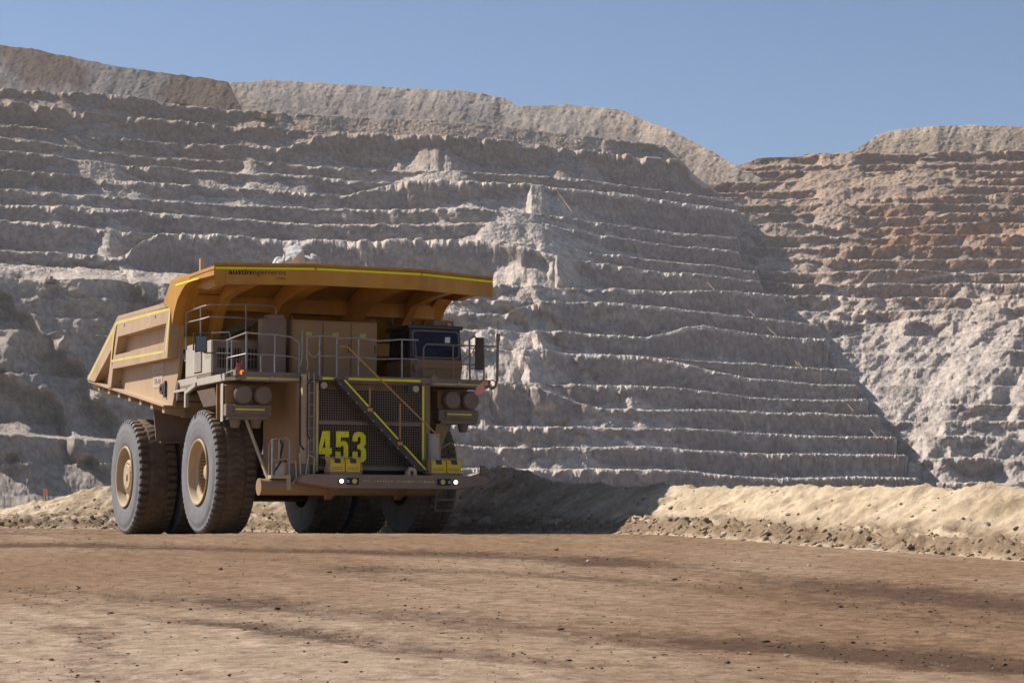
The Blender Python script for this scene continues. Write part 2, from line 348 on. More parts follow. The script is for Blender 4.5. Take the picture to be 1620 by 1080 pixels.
Pb = np.stack([bx_, by_, zb], -1); Pb[..., :2] += OUT[:, None, :] * shift
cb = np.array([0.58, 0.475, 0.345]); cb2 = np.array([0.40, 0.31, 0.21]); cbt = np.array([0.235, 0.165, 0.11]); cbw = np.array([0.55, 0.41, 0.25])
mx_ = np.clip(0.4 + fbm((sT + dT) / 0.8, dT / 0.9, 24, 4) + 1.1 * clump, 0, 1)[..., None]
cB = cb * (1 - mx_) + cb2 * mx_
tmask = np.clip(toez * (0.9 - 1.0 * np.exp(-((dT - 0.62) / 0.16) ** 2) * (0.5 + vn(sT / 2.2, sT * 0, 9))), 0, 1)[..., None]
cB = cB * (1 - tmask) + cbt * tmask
M['berm'] = material('berm_earth', (0.72, 0.69, 0.66), (1.16, 1.15, 1.12), 3.5, 0.95, vcol=True, bump=0.06, bscale=9, spec=0.1)
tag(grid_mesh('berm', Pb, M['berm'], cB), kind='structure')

# ------------------------------------------------------------------ the pit walls
def b_of_y(py):
    v = (540 - np.asarray(py, float)) / F_PX; c, s = math.cos(PITCH), math.sin(PITCH); return (s + v * c) / (c - v * s)
def place(px, Y, z):                        # point on picture column px at depth Y and height z
    b = z / Y; c, s = math.cos(PITCH), math.sin(PITCH); v = (b * c - s) / (c + b * s)
    return np.stack([(px - 810) / F_PX / (c - v * s) * Y, Y, z], -1)
BH = 16.2
YL = np.array([790, 750, 713, 683, 650, 623, 597, 573, 545, 523, 502, 482, 462, 442, 425, 400, 379, 357, 335, 318, 300, 271, 249], float)
NB = len(YL); RL = 1490 + 43.0 * (np.arange(NB) - 1); ZL = RL * b_of_y(YL)
ZL[0] = 20; RL[0] = 1447
def kx(px): return np.interp(px, [-100, 0, 300, 540, 828, 880, 1080, 1180, 1480], [1.055, 1.04, 1.0, .977, .952, .945, .905, .882, .82]) / .882
NOSE = np.array([(200, 1030), (249, 1070), (271, 1105), (300, 1150), (318, 1162), (337, 1171), (378, 1166), (401, 1169), (426, 1196), (446, 1202), (473, 1247), (492, 1273), (503, 1288), (527, 1302), (555, 1323), (577, 1337), (602, 1350), (630, 1370), (657, 1390), (683, 1410), (710, 1427), (745, 1445), (800, 1475)], float)
def blob(px, py, cx, cy, rx, ry, p=2): return np.exp(-(np.abs((px - cx) / rx) ** p + np.abs((py - cy) / ry) ** p))

def cell(x, y, seed):                        # angular blocks: one value per cell of a warped brick pattern
    iy = np.floor(y); return _h(np.floor(x + 0.5 * iy), iy, seed) - 0.5
def bench_surface(px, RB, zl, rub, seed=0, tail=None, N=20, hl=None, lift=None):
    """px columns; RB(bench, col) crest depth; zl(bench, col) crest heights; rub(bench, col) 0..1 how far loose rock buries the face"""
    nb, nc = RB.shape; sx = (px - 810) / F_PX * RB.mean(0)     # metres along the wall
    oY, oz, ob, ot, ok = [], [], [], [], []
    for i in range(nb - 1):
        r0 = RB[i]; r1 = np.maximum(RB[i + 1], r0 + np.maximum(0.5, 0.62 * (zl[i + 1] - zl[i]))); z0 = zl[i]; z1 = np.maximum(zl[i + 1], z0 + 0.05); h = z1 - z0
        q = rub[i]
        th = h * np.clip(0.06 + (0.6 if hl is None else 0.30 + 0.35 * hl) * np.clip(fbm(sx / 20, sx * 0 + i * 3.7, seed + 3, 2) - 0.05, 0, 1) + q * 0.95, 0.03, 0.96)
        ch = h * np.clip(0.12 + (0.34 if hl is None else 0.34 * (0.45 + 0.55 * hl)) * np.clip(fbm(sx / 6, sx * 0 + i * 5.1, seed + 5, 4) * (0.25 + 1.9 * vn(sx / 45, sx * 0 + i * 1.3, seed + 6) ** 2), -0.2, 1), 0.04, 0.34)
        ch = np.minimum(ch, (h - th) * 0.7 + 0.2)
        xc = r1 - 0.35 * h / 0.6; face = np.maximum(h - th - ch, 0.1) / math.tan(math.radians(77)); xf = xc - face
        xt = np.maximum(xf - th / 0.74, r0 + 0.4); lf = 0.35 + (0 if lift is None else lift[i])
        zt = z0 + np.minimum(lf, th * 0.8 + 0.1)
        KY = np.stack([r0, xt, xf, xc, xc + ch / 0.6]); KZ = np.stack([z0, zt, z0 + th, z1 - ch, z1])
        seg = np.hypot(np.diff(KY, axis=0), np.diff(KZ, axis=0)) * np.array([0.10, 1.0, 1.0, 1.3])[:, None] + 1e-3
        if lift is not None: seg[0] *= 1 + 2.0 * (lift[i] > 1)
        cum = np.concatenate([np.zeros((1, nc)), np.cumsum(seg, 0)])
        for k in range(N):
            u = cum[-1] * (k / N); j = np.clip((cum[1:-1] <= u[None, :]).sum(0), 0, 3); c = np.arange(nc)
            f = (u - cum[j, c]) / seg[j, c]
            oY.append(KY[j, c] + (KY[j + 1, c] - KY[j, c]) * f); oz.append(KZ[j, c] + (KZ[j + 1, c] - KZ[j, c]) * f)
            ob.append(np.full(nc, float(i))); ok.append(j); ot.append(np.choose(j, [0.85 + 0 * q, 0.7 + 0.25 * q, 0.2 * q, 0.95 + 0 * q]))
    Yw = np.array(oY); zw = np.array(oz); bi = np.array(ob); tw_ = np.array(ot); kd = np.array(ok)
    if tail is not None:
        ty, tz = tail; Yw = np.concatenate([Yw, ty]); zw = np.concatenate([zw, tz]); bi = np.concatenate([bi, np.full(ty.shape, nb - 1.0)]); tw_ = np.concatenate([tw_, np.full(ty.shape, 0.85)]); kd = np.concatenate([kd, np.zeros(ty.shape, int)])
    SX = np.ones((len(Yw), 1)) * sx[None, :]
    h_ = 1.0 if hl is None else hl[None, :]
    # buttresses whose long flanks look away from the sun
    ph = SX / 46.0 + 1.4 * fbm(SX / 90, bi * 2.3 + zw / 60, seed + 9, 3) + 0.35 * bi + zw / 70
    fr = ph - np.floor(ph); saw = np.where(fr < 0.8, fr / 0.8, (1 - fr) / 0.2) - 0.5
    Yw = Yw + saw * (0.5 + 4.5 * vn(SX / 120, bi * 0.9, seed + 12) ** 3) * h_ * (kd > 0)
    s_ = zw + 0.5 * Yw                                         # runs up the slope on faces and scree alike
    wx = SX + 2.0 * fbm(SX / 7, s_ / 7, seed + 25, 2); ws = s_ + 2.0 * fbm(SX / 7, s_ / 7, seed + 26, 2)
    blk = 1.7 * cell(wx / 6.5, ws / 8.5, seed + 27) + 1.1 * cell(wx / 2.8, ws / 3.4, seed + 29) + 1.2 * fbm(SX / 11, s_ / 14, seed + 21, 3)
    scr = 0.7 * cell(wx / 3.0, ws / 2.6, seed + 31) + 0.7 * cell(wx / 1.5, ws / 1.4, seed + 32) + 0.9 * fbm(SX / 9, s_ / 22, seed + 33, 3)
    face = (kd == 2); n = np.where(face, blk * (0.45 + 0.55 * h_), scr)
    ny = np.choose(kd, [0.0, 0.55, 0.97, 0.5]); nz = np.choose(kd, [0.6, 0.8, 0.15, 0.9])
    return Yw - n * ny, zw + n * nz, bi, tw_, SX

pxm = np.arange(-90, 1500, 1.2)
sxm = (pxm - 810) / F_PX * 1900
bi_ = np.arange(NB)[:, None]
calm = 1 - 0.6 * sst(930, 1080, pxm)[None, :] * np.ones((NB, len(pxm)))
wid = np.exp(0.45 * fbm(sxm[None, :] / 150, bi_ * 1.9 + 0 * sxm, 106, 3)); wid[0] = 1
ref = np.diff(RL, prepend=RL[0] - 43)[:, None]; st_ = wid * ref
RB = np.cumsum(st_, 0); RB = RB * ((RL[-1] - RL[1] + 43) / (RB[-1] - RB[0]))[None, :]; RB = RB - RB[1] + RL[1]; RB = 0.65 * RB + 0.35 * RL[:, None]
RB[0] = RL[0]
RB = RB / kx(pxm)[None, :]
low = fbm(sxm[None, :] / 190 + bi_ * 0.03, bi_ * 0.22 + 0 * RB, 101, 3) * 26 + fbm(sxm[None, :] / 70, bi_ * 0.35 + 0 * RB, 102, 3) * 8 + fbm(sxm[None, :] / 30, bi_ * 1.7 + 0 * RB, 103, 3) * 3
RB = RB + low * calm
ZB = ZL[:, None] + fbm(sxm[None, :] / 110, bi_ * 0.8 + 0 * RB, 107, 3) * 3.2 * (bi_ > 0)
# ramps: a bench climbs along the wall until it runs into the one above it, leaving a double face
for k, xa, xb in ((6, 1010, 1215), (8, 1120, 1010), (11, 1215, 960), (4, 800, 960), (13, 760, 900), (17, 640, 540), (12, 260, 180), (20, 540, 440), (9, 860, 790)):
    t_ = sst(xa, xb, pxm); ZB[k] = ZB[k + 1] - 0.4 - (ZB[k + 1] - 0.4 - ZB[k]) * t_; RB[k] = RB[k + 1] - 0.8 - (RB[k + 1] - 0.8 - RB[k]) * t_
yy = 844 - F_PX * ZB / RB
P_ = np.ones_like(RB) * pxm[None, :]
# failure zones where loose rock buries the benches
rub = 1.25 * blob(P_, yy, 640, 196, 240, 36) + 0.7 * blob(P_, yy, 130, 165, 130, 14) + 0.9 * blob(P_, yy, 880, 440, 60, 60) + 0.8 * blob(P_, yy, 800, 560, 70, 40) + 0.8 * blob(P_, yy, 820, 610, 70, 40) + 0.45 * blob(P_, yy, 860, 380, 90, 40) + 0.7 * blob(P_, yy, 690, 250, 60, 30)
rub += 0.6 * blob(P_, yy, 130, 270, 60, 40) + 0.7 * blob(P_, yy, 850, 235, 120, 30) + 0.8 * blob(P_, yy, 480, 175, 90, 14) + 0.4 * blob(P_, yy, 420, 290, 120, 40) + 0.5 * blob(P_, yy, 1050, 250, 90, 16)
rub += 0.5 * np.clip(fbm(sxm[None, :] / 55, bi_ * 0.9 + 0 * RB, 105, 2) - 0.16, 0, 1) * 2.2 * (calm * 0.9 + 0.05)
LW = sst(520, 330, P_) * (bi_ <= 10)
led = np.isin(np.arange(NB), [2, 6, 10])[:, None] * np.ones_like(RB)
rub = rub * (1 - LW) + LW * 1.0
rub = np.clip(rub, 0, 1); kk_ = np.hanning(83)[1:-1]; kk_ /= kk_.sum(); rub = np.stack([np.convolve(np.pad(r_, 40, 'edge'), kk_, 'valid') for r_ in rub])
# lower left: fewer, taller, broken slopes between three ledges
for a, b in ((2, 6), (6, 10)):
    for i in range(a + 1, b):
        tgt = RB[b] - (ZB[b] - ZB[i]) / math.tan(math.radians(53)); RB[i] = RB[i] * (1 - LW[i]) + tgt * LW[i]
tgt = RB[2] - (ZB[2] - ZB[1]) / math.tan(math.radians(45)); RB[1] = RB[1] * (1 - LW[1]) + tgt * LW[1]
RB[0] = np.minimum(RB[0], RB[1] - 20)
dn = np.maximum(0, P_ - np.interp(yy, NOSE[:, 0], NOSE[:, 1]))
RT = 4.0 + 10.0 * sst(285, 330, yy); RB = RB + dn * RT
n_t = 8
LIFT = LW * np.isin(np.arange(NB), [2, 6, 10])[:, None] * np.array([0, 0, 6, 0, 0, 0, 9, 0, 0, 0, 7] + [0] * (NB - 11), float)[:, None]
ty = RB[-1][None, :] + np.linspace(2, 500, n_t)[:, None]; tz = ZB[-1][None, :] + np.linspace(0, 6, n_t)[:, None]
Yw, zw, bw, tw_, SX = bench_surface(pxm, RB, ZB, rub, seed=200, tail=(ty, tz), hl=1 - 0.75 * sst(930, 1080, pxm), lift=LIFT)
Yw = np.concatenate([Yw[:1] - 60, Yw]); zw = np.concatenate([zw[:1] * 0 - 50, zw]); bw = np.concatenate([bw[:1], bw]); tw_ = np.concatenate([tw_[:1], tw_]); SX = np.concatenate([SX[:1], SX])
PX = np.ones_like(Yw) * pxm[None, :]
# the broken lower left slopes: big oblique spurs
yw = 844 - F_PX * zw / Yw
lw = sst(430, 250, PX) * sst(395, 455, yw) * sst(790, 720, yw)
ph = (SX + 0.9 * zw) / 66 + 0.9 * fbm(SX / 60, zw / 60, 301, 4); fr = ph - np.floor(ph)
sw = np.where(fr < 0.82, fr / 0.82, (1 - fr) / 0.18) - 0.5
Yw = Yw + lw * (sw * 30 + 5 * fbm(SX / 24, zw / 20, 302, 4) + 3.5 * fbm(SX / 8, zw / 7, 303, 3) + 1.2 * fbm(SX / 2.5, zw / 2.5, 304, 2))
mw = blob(PX, yw, 840, 560, 120, 130) + 0.7 * blob(PX, yw, 870, 430, 70, 70)
ph = (SX + 0.8 * zw) / 34 + 0.8 * fbm(SX / 40, zw / 40, 311, 4); fr = ph - np.floor(ph)
sw = np.where(fr < 0.75, fr / 0.75, (1 - fr) / 0.25) - 0.5
Yw = Yw + mw * (sw * 12 + 4 * fbm(SX / 12, zw / 12, 312, 4))
dnw = PX - np.interp(yw, NOSE[:, 0], NOSE[:, 1])
keepm = (np.maximum(0, PX - np.interp(844 - F_PX * zw / np.minimum(Yw, 2600), NOSE[:, 0], NOSE[:, 1])))
dnr = np.concatenate([dn[:1], np.repeat(dn[:-1], (len(Yw) - n_t) // (NB - 1), 0), np.repeat(dn[-1:], n_t, 0)])
dn = dn * RT
dnr = np.concatenate([dn[:1], np.repeat(dn[:-1], (len(Yw) - 1 - n_t) // (NB - 1), 0), np.repeat(dn[-1:], n_t, 0)])
keep = (dnr[:-1, :-1] < 190)
def wall_colour(px, y, sx, z, t, seed, right=False):
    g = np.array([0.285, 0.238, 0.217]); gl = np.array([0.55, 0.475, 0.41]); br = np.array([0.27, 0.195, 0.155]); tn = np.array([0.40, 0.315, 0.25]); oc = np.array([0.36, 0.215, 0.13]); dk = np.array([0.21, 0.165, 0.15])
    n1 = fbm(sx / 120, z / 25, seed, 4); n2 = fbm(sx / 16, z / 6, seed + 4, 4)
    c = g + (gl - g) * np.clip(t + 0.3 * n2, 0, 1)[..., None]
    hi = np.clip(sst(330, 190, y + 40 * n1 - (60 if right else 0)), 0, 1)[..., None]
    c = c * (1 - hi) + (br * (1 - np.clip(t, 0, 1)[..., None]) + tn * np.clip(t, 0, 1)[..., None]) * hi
    if right:
        wt = sst(560, 430, y + 30 * n1)[..., None]; c = c * (1 - wt) + c * np.array([1.02, 0.95, 0.88]) * wt; c = c * 0.92
        w = np.clip(1.0 * blob(px, y, 1520, 352, 240, 52) + 0.55 * blob(px, y, 1480, 400, 240, 80), 0, 1)[..., None] * np.clip(0.55 + n2 + n1, 0, 1)[..., None]
        c = c * (1 - w) + oc * w
        w = np.clip(sst(0.15, 0.5, n1) * sst(480, 400, y), 0, 1)[..., None] * 0.5; c = c * (1 - w) + dk * w
    c = c * (1 + 0.16 * n2 + 0.08 * fbm(sx / 5, z / 3, seed + 8, 3))[..., None]
    return np.clip(c, 0.05, 0.7)
yw = 844 - F_PX * zw / Yw
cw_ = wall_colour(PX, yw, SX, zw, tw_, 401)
cw_ = cw_ * (1 - 0.34 * (sst(430, 250, PX) * sst(430, 470, yw)))[..., None]  # lower left rock colour darkened to deepen the shade of its slopes
M['rock'] = material('pit_rock', (0.66, 0.64, 0.63), (1.25, 1.25, 1.25), 0.22, 0.95, vcol=True, bump=1.6, bscale=0.30, detail=9, spec=0.08)
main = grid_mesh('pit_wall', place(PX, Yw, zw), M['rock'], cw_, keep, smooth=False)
tag(main, kind='structure')
def wall_at(px, py):                         # depth of the stepped wall behind a pixel (smooth crest surface)
    r = RL / np.interp(px, pxm, kx(pxm)); y_ = 844 - F_PX * ZL / r
    Y = float(np.interp(-py, -y_, r)); return Y
def crest_point(px, py):
    j = int(np.argmin(np.abs(pxm - px))); y_ = 844 - F_PX * ZB[:, j] / RB[:, j]; i = int(np.argmin(np.abs(y_ - py)))
    return j, i

# right-hand wall, behind the nose of the stepped wall
pxr = np.arange(1120, 1725, 1.2); ZR = 22.8 + BH * np.arange(28); nbr = len(ZR)
bi_ = np.arange(nbr)[:, None]; sxr = (pxr - 810) / F_PX * 2200
KR = np.interp(pxr, [1100, 1200, 1450, 1620, 1760], [1.015, 1.01, 1.0, .992, .985])[None, :]
RR = (1540 + 2.5 * ZR)[:, None] * KR + fbm(sxr[None, :] / 170, bi_ * 0.2 + 0 * pxr, 501, 3) * 22 + fbm(sxr[None, :] / 55, bi_ * 0.8 + 0 * pxr, 502, 3) * 8
ynz = np.interp(ZR, ZL, YL); xnz = np.interp(ynz, NOSE[:, 0], NOSE[:, 1]); rnz = np.interp(ZR, ZL, RL) / kx(xnz) + 58 + 0.12 * np.maximum(0, ZR - 150)
RR = RR + (rnz[:, None] - RR) * np.clip(np.exp(-np.maximum(0, pxr[None, :] - xnz[:, None]) / 110.0), 0, 1) * sst(400, 330, ZR)[:, None]
yr = 844 - F_PX * ZR[:, None] / RR; PR = np.ones_like(RR) * pxr[None, :]
rr = 0.8 * blob(PR, yr, 1440, 610, 90, 75) + 0.7 * blob(PR, yr, 1560, 560, 60, 50) + 0.6 * blob(PR, yr, 1350, 300, 120, 30) + 0.5 * blob(PR, yr, 1480, 300, 130, 16) + 0.6 * blob(PR, yr, 1530, 470, 40, 50) + 0.5 * sst(455, 520, yr) + 0.5 * sst(1400, 1300, PR) * sst(500, 420, yr) * sst(260, 330, yr) + 0.3 * sst(300, 250, yr)
rr = np.clip(rr + 0.9 * fbm(sxr[None, :] / 45, bi_ * 0.9 + 0 * pxr, 503, 3), 0, 1.0)
skyR = np.interp(pxr, [1100, 1165, 1200, 1310, 1355, 1395, 1450, 1530, 1620, 1760], [266, 262, 250, 243, 241, 240, 240, 239, 238, 238])
ty0 = RR[-1]; zt0 = ZR[-1] + 0 * pxr
# top of the wall follows the skyline: the last benches are trimmed down to it
bs = b_of_y(skyR)
t_y = ty0[None, :] + np.linspace(1, 260, 10)[:, None]; t_z = zt0[None, :] + np.linspace(0, 2, 10)[:, None]
Yr, zr, br_, tr_, SXr = bench_surface(pxr, RR, ZR[:, None] + fbm(sxr[None, :] / 90, bi_ * 0.8 + 0 * RR, 507, 3) * 5, rr, seed=600, tail=(t_y, t_z), hl=np.full(len(pxr), 0.7), N=17)
PXr = np.ones_like(Yr) * pxr[None, :]
Yr = Yr + 26 * (ridge((SXr - 0.5 * zr) / 75, zr / 160, 615, 4) - 0.6) * sst(300, 480, 844 - F_PX * zr / Yr) + 9 * fbm(SXr / 40, zr / 30, 611, 4) * sst(420, 520, 844 - F_PX * zr / Yr) + 4 * fbm((SXr - zr) / 14, zr / 16, 612, 4)
zmax = bs[None, :] * Yr + 2.5 * fbm(SXr / 22, SXr * 0, 613, 4)
zr = np.minimum(zr, zmax)
yr2 = 844 - F_PX * zr / Yr
crr = wall_colour(PXr, yr2, SXr, zr, tr_, 621, right=True)
def road_paint(col, px, y, pts, w, c=(0.47, 0.43, 0.39)):
    d = np.full(px.shape, 1e9)
    for (x0, y0), (x1, y1) in zip(pts[:-1], pts[1:]):
        t = np.clip(((px - x0) * (x1 - x0) + (y - y0) * (y1 - y0)) / ((x1 - x0) ** 2 + (y1 - y0) ** 2), 0, 1)
        d = np.minimum(d, np.hypot(px - x0 - t * (x1 - x0), (y - y0 - t * (y1 - y0)) * 1.3))
    m_ = np.clip(sst(w, w * 0.5, d), 0, 1)[..., None] * 0.85
    return col * (1 - m_) + np.array(c) * m_
for pts, w in (([(1278, 492), (1310, 468), (1338, 453), (1420, 446), (1500, 432), (1620, 424)], 4), ([(1300, 503), (1330, 478), (1338, 455)], 4), ([(1368, 620), (1378, 580), (1410, 552)], 7), ([(1460, 720), (1500, 700), (1580, 690), (1610, 668)], 5)):
    crr = road_paint(crr, PXr, yr2, pts, w)
tag(grid_mesh('far_pit_wall', place(PXr, Yr, zr), M['rock'], crr, smooth=False), kind='structure')

# waste dumps along the skyline
def dump(name, x0, x1, sk, base, Y0, colf, seed, crest=1.0):
    px = np.arange(x0, x1, 1.5); n = 60
    sy = np.interp(px, [p[0] for p in sk], [p[1] for p in sk]); zb = b_of_y(base) * Y0
    sx = (px - 810) / F_PX * Y0
    Yc = np.full_like(px, Y0); bsk = b_of_y(sy); t = 0.70
    Yt = (t * Y0 - zb) / (t - bsk); zt = bsk * Yt
    f = np.linspace(0, 1, n)[:, None]
    Y = Y0 + (Yt - Y0)[None, :] * f; z = zb + (zt - zb)[None, :] * f
    Y = np.concatenate([Y, Yt[None, :] + np.array([[8.0], [60.0], [300.0]])]); z = np.concatenate([z, zt[None, :] + np.array([[0.6], [-2.0], [-60.0]])])
    X_ = np.ones_like(Y) * sx[None, :]; PX_ = np.ones_like(Y) * px[None, :]
    Y = Y + 10 * fbm(X_ / 70, z / 400, seed, 4) + 2 * fbm(X_ / 12, z / 40, seed + 3, 3)
    z = z + 1.4 * fbm(X_ / 9, Y / 9, seed + 5, 4)
    Y = Y - 1.2 * cell(X_ / 4.0, z / 3.0, seed + 8) - 0.8 * cell(X_ / 1.9, z / 1.6, seed + 9) + 2.5 * fbm((X_ - 0.3 * z) / 11, z / 90, seed + 10, 3)
    fz = np.clip((z - zb) / np.maximum(zt - zb, 1)[None, :], 0, 1)
    c = colf(PX_, z, X_, seed) * (1 + 0.35 * crest * sst(0.55, 0.95, fz + 0.2 * fbm(X_ / 40, z / 40, seed + 15, 3)) + 0.16 * fbm((X_ - 0.4 * z) / 8, z / 70, seed + 16, 3))[..., None]
    return tag(grid_mesh(name, place(PX_, Y, z), M['rock'], c, smooth=False), kind='structure')
GREY = np.array([0.165, 0.147, 0.137]); BRN = np.array([0.105, 0.07, 0.053]); TAN = np.array([0.235, 0.19, 0.152])
def colA(p, z, x, s):
    n = fbm((x + z * 0.6) / 60, z / 90, s + 11, 4); f = np.clip(sst(0.0, 0.25, n + 0.8 * sst(190, 330, p) - 0.30 + 0.25 * sst(395, 440, z)), 0, 1)[..., None]
    return (GREY * (1 - f) + BRN * f) * (1 + 0.2 * fbm(x / 6, z / 6, s + 13, 3))[..., None]
def colB(p, z, x, s):
    n = fbm((x + z * 0.5) / 50, z / 120, s + 11, 4); f = np.clip(0.5 + n, 0, 1)[..., None]
    return (GREY * 1.3 * (1 - f) + TAN * 1.3 * f) * (1 + 0.15 * fbm(x / 6, z / 6, s + 13, 3))[..., None]
dump('waste_dump', -120, 384, [(-120, 58), (0, 70), (50, 78), (90, 86), (180, 104), (250, 113), (320, 122), (362, 131), (384, 175)], 176, 2420, colA, 701, crest=0.0)
dump('waste_dump', 330, 850, [(330, 140), (362, 133), (430, 127), (500, 130), (600, 137), (700, 142), (760, 147), (800, 155), (826, 172), (850, 215)], 215, 2500, colB, 721)
dump('waste_dump', 770, 1215, [(770, 172), (825, 168), (900, 165), (985, 173), (1010, 185), (1060, 205), (1100, 225), (1165, 262), (1215, 290)], 292, 2560, colB, 741)

dump('waste_dump', 1335, 1760, [(1335, 244), (1355, 236), (1395, 210), (1450, 203), (1530, 198), (1620, 200), (1760, 204)], 252, 2640, lambda p, z, x, s: np.array([0.30, 0.235, 0.18]) * (1 + 0.2 * fbm((x + z) / 30, z / 60, s + 11, 4) + 0.15 * fbm(x / 6, z / 6, s + 13, 3))[..., None], 761)

# ------------------------------------------------------------------ the haul truck
# truck frame: x across (negative = the sunlit side), y forward, z up; origin on the ground under the front axle
TX, TY, PSI = -6.048, 71.6, 0.4314
truck = bpy.data.objects.new('haul_truck', None); C.objects.link(truck)
truck.location = (TX, TY, 0); truck.rotation_euler = (0, 0, PSI + math.pi)
tag(truck, 'huge dusty yellow mining dump truck numbered 453 standing on the dirt road', 'dump truck')
T = truck
def to_world(x, y, z):
    return Vector((TX + x * math.cos(PSI) + y * math.sin(PSI), TY + x * math.sin(PSI) - y * math.cos(PSI), z))
def bp(px, py, axis, val):                       # pixel -> truck point on the plane truck[axis] = val
    a, b = ray(px, py); d = (a, 1.0, b); w = (math.cos(PSI), math.sin(PSI)); h = (math.sin(PSI), -math.cos(PSI))
    O = (-TX * w[0] - TY * w[1], -TX * h[0] - TY * h[1], 0.0); D = (d[0] * w[0] + d[1] * w[1], d[0] * h[0] + d[1] * h[1], d[2])
    k = (val - O[axis]) / D[axis]; return tuple(O[i] + k * D[i] for i in range(3))
def side(px, py, x=-4.51): p = bp(px, py, 0, x); return (p[1], p[2])
def part(mb, name, mat, parent=T, **k): return mb.build(name, M[mat] if isinstance(mat, str) else mat, parent, **k)

# ---- wheels
R_T, W_T = 1.92, 1.36
def tyre_mesh(name, lugs, depth, worn):
    half = W_T / 2; n = lugs * 6
    prof = []                                   # (x across from outer face, radius, zone 0 sidewall 1 shoulder 2 crown)
    for k_, t in enumerate(np.linspace(0, 1, 12)): prof.append((0.05 + 0.025 * (1 - t) ** 2 - 0.05 * math.sin(math.pi * t) - (0.014 if k_ in (2, 8, 9) else 0), 0.99 + (1.75 - 0.99) * t, 0))
    prof += [(0.045, 1.79, 0), (0.05, 1.82, 1), (0.065, 1.86, 1), (0.10, 1.895, 1), (0.16, 1.912, 1), (0.24, 1.917, 1), (0.32, 1.919, 1), (0.36, 1.92, 2), (0.40, 1.92, 2), (0.46, 1.92, 2), (0.53, 1.92, 2), (0.60, 1.92, 2), (0.66, 1.92, 2)]
    prof = prof + [(W_T - x, r, z) for x, r, z in prof[::-1]]
    v = []; m = len(prof)
    for k in range(n):
        a = 2 * math.pi * k / n
        for j, (x, r, z) in enumerate(prof):
            far = x > half; kk = (k + (3 if far else 0)) % 6; rr = r
            if z == 1:
                if kk in (0, 5): rr -= depth * (1.0 if x not in () else 1)
            elif z == 2:
                xx = x if not far else W_T - x
                if 0.35 < xx < 0.41: rr -= worn * (1.0 if (k // 3) % 2 else 0.55)
                elif (k + int(xx * 14)) % 6 == 0: rr -= worn * 0.8
            v.append((x, rr * math.cos(a), rr * math.sin(a)))
    f = []; mi = []
    for k in range(n):
        k2 = (k + 1) % n
        for j in range(m - 1):
            f.append((k * m + j, k * m + j + 1, k2 * m + j + 1, k2 * m + j)); mi.append(0 if (prof[j][2] == 0 and prof[j + 1][2] == 0) or (prof[j][1] < 1.9 and prof[j + 1][1] < 1.9) else 1)
    b = MB(); b.v = v; b.f = f; b.mi = mi
    me = b.mesh(name, [M['sidewall'], M['tread']], False, False)
    me.polygons.foreach_set('use_smooth', [True] * len(me.polygons)); me.set_sharp_from_angle(angle=math.radians(26))
    return me
TYRE_F = tyre_mesh('tyre', 54, 0.085, 0.06); TYRE_R = tyre_mesh('tyre', 46, 0.12, 0.04)
def rim_meshes(front):
    b = MB(); e = 0.02
    if front: prof = [(0.03, 1.02), (-0.01, 1.0), (0.0, 0.955), (0.05, 0.93), (0.20, 0.90), (0.24, 0.80), (0.26, 0.76), (0.62, 0.70), (0.66, 0.62), (0.66, 0.02)]
    else: prof = [(0.03, 1.02), (-0.01, 1.0), (0.0, 0.955), (0.06, 0.93), (0.26, 0.88), (0.30, 0.80), (0.34, 0.74), (0.36, 0.60), (0.16, 0.56), (0.13, 0.52), (0.13, 0.02)]
    b.lathe_x([(x, r) for x, r in prof], 0, 0, 64)
    bolts = MB()
    for k in range(40 if front else 46):
        a = 2 * math.pi * k / (40 if front else 46); r = 0.72 if front else 0.665; x0 = 0.28 if front else 0.26
        c_, s_ = math.cos(a) * r, math.sin(a) * r
        bolts.disc_x(c_, s_, 0.028, x0, x0 + (0.35 if front else 0.10), 6)
    hub = MB()
    if front:
        hub.lathe_x([(0.66, 0.50), (0.44, 0.46), (0.40, 0.42), (0.40, 0.25), (0.28, 0.22), (0.26, 0.18), (0.26, 0.01)], 0, 0, 40)
        for k in range(12): hub.disc_x(0.34 * math.cos(k * .5236), 0.34 * math.sin(k * .5236), 0.03, 0.36, 0.42, 6)
    else:
        hub.lathe_x([(0.135, 0.40), (0.10, 0.38), (0.10, 0.12), (0.06, 0.11), (0.06, 0.01)], 0, 0, 40)
        for k in range(16): hub.disc_x(0.46 * math.cos(k * .3927), 0.46 * math.sin(k * .3927), 0.022, 0.09, 0.14, 6)
    return b.mesh('rim', M['rim'], False, True), bolts.mesh('bolt_ring', M['tan'], False), hub.mesh('hub', M['rim'], False, True)
RIM_F = rim_meshes(True); RIM_R = rim_meshes(False)
def wheel(cx, y, sgn, tyre_me, rims, full=True, spin=0.0):
    """cx: truck x of the outer face; sgn -1: outer face towards negative x"""
    w = bpy.data.objects.new('wheel', tyre_me); C.objects.link(w); w.parent = T
    w.location = (-cx, y, R_T - 0.025); w.rotation_euler = (spin, 0, 0 if sgn > 0 else 0)
    # mesh x grows inwards from the outer face; object space x is mirrored truck x
    w.scale = (1, 1, 1)
    w.rotation_euler = (spin, 0, math.pi) if sgn < 0 else (spin, 0, 0)
    w.name = 'tyre'
    if full:
        for me, nm in zip(rims, ('rim', 'bolt_ring', 'hub')):
            o = bpy.data.objects.new(nm, me); C.objects.link(o); o.parent = w
    return w
wheel(-3.985, 0, -1, TYRE_F, RIM_F, spin=0.02); wheel(3.985, 0, 1, TYRE_F, RIM_F, spin=0.3)
wheel(-4.49, -6.65, -1, TYRE_R, RIM_R, spin=0.05); wheel(-3.02, -6.65, -1, TYRE_R, RIM_R, False, 0.4)
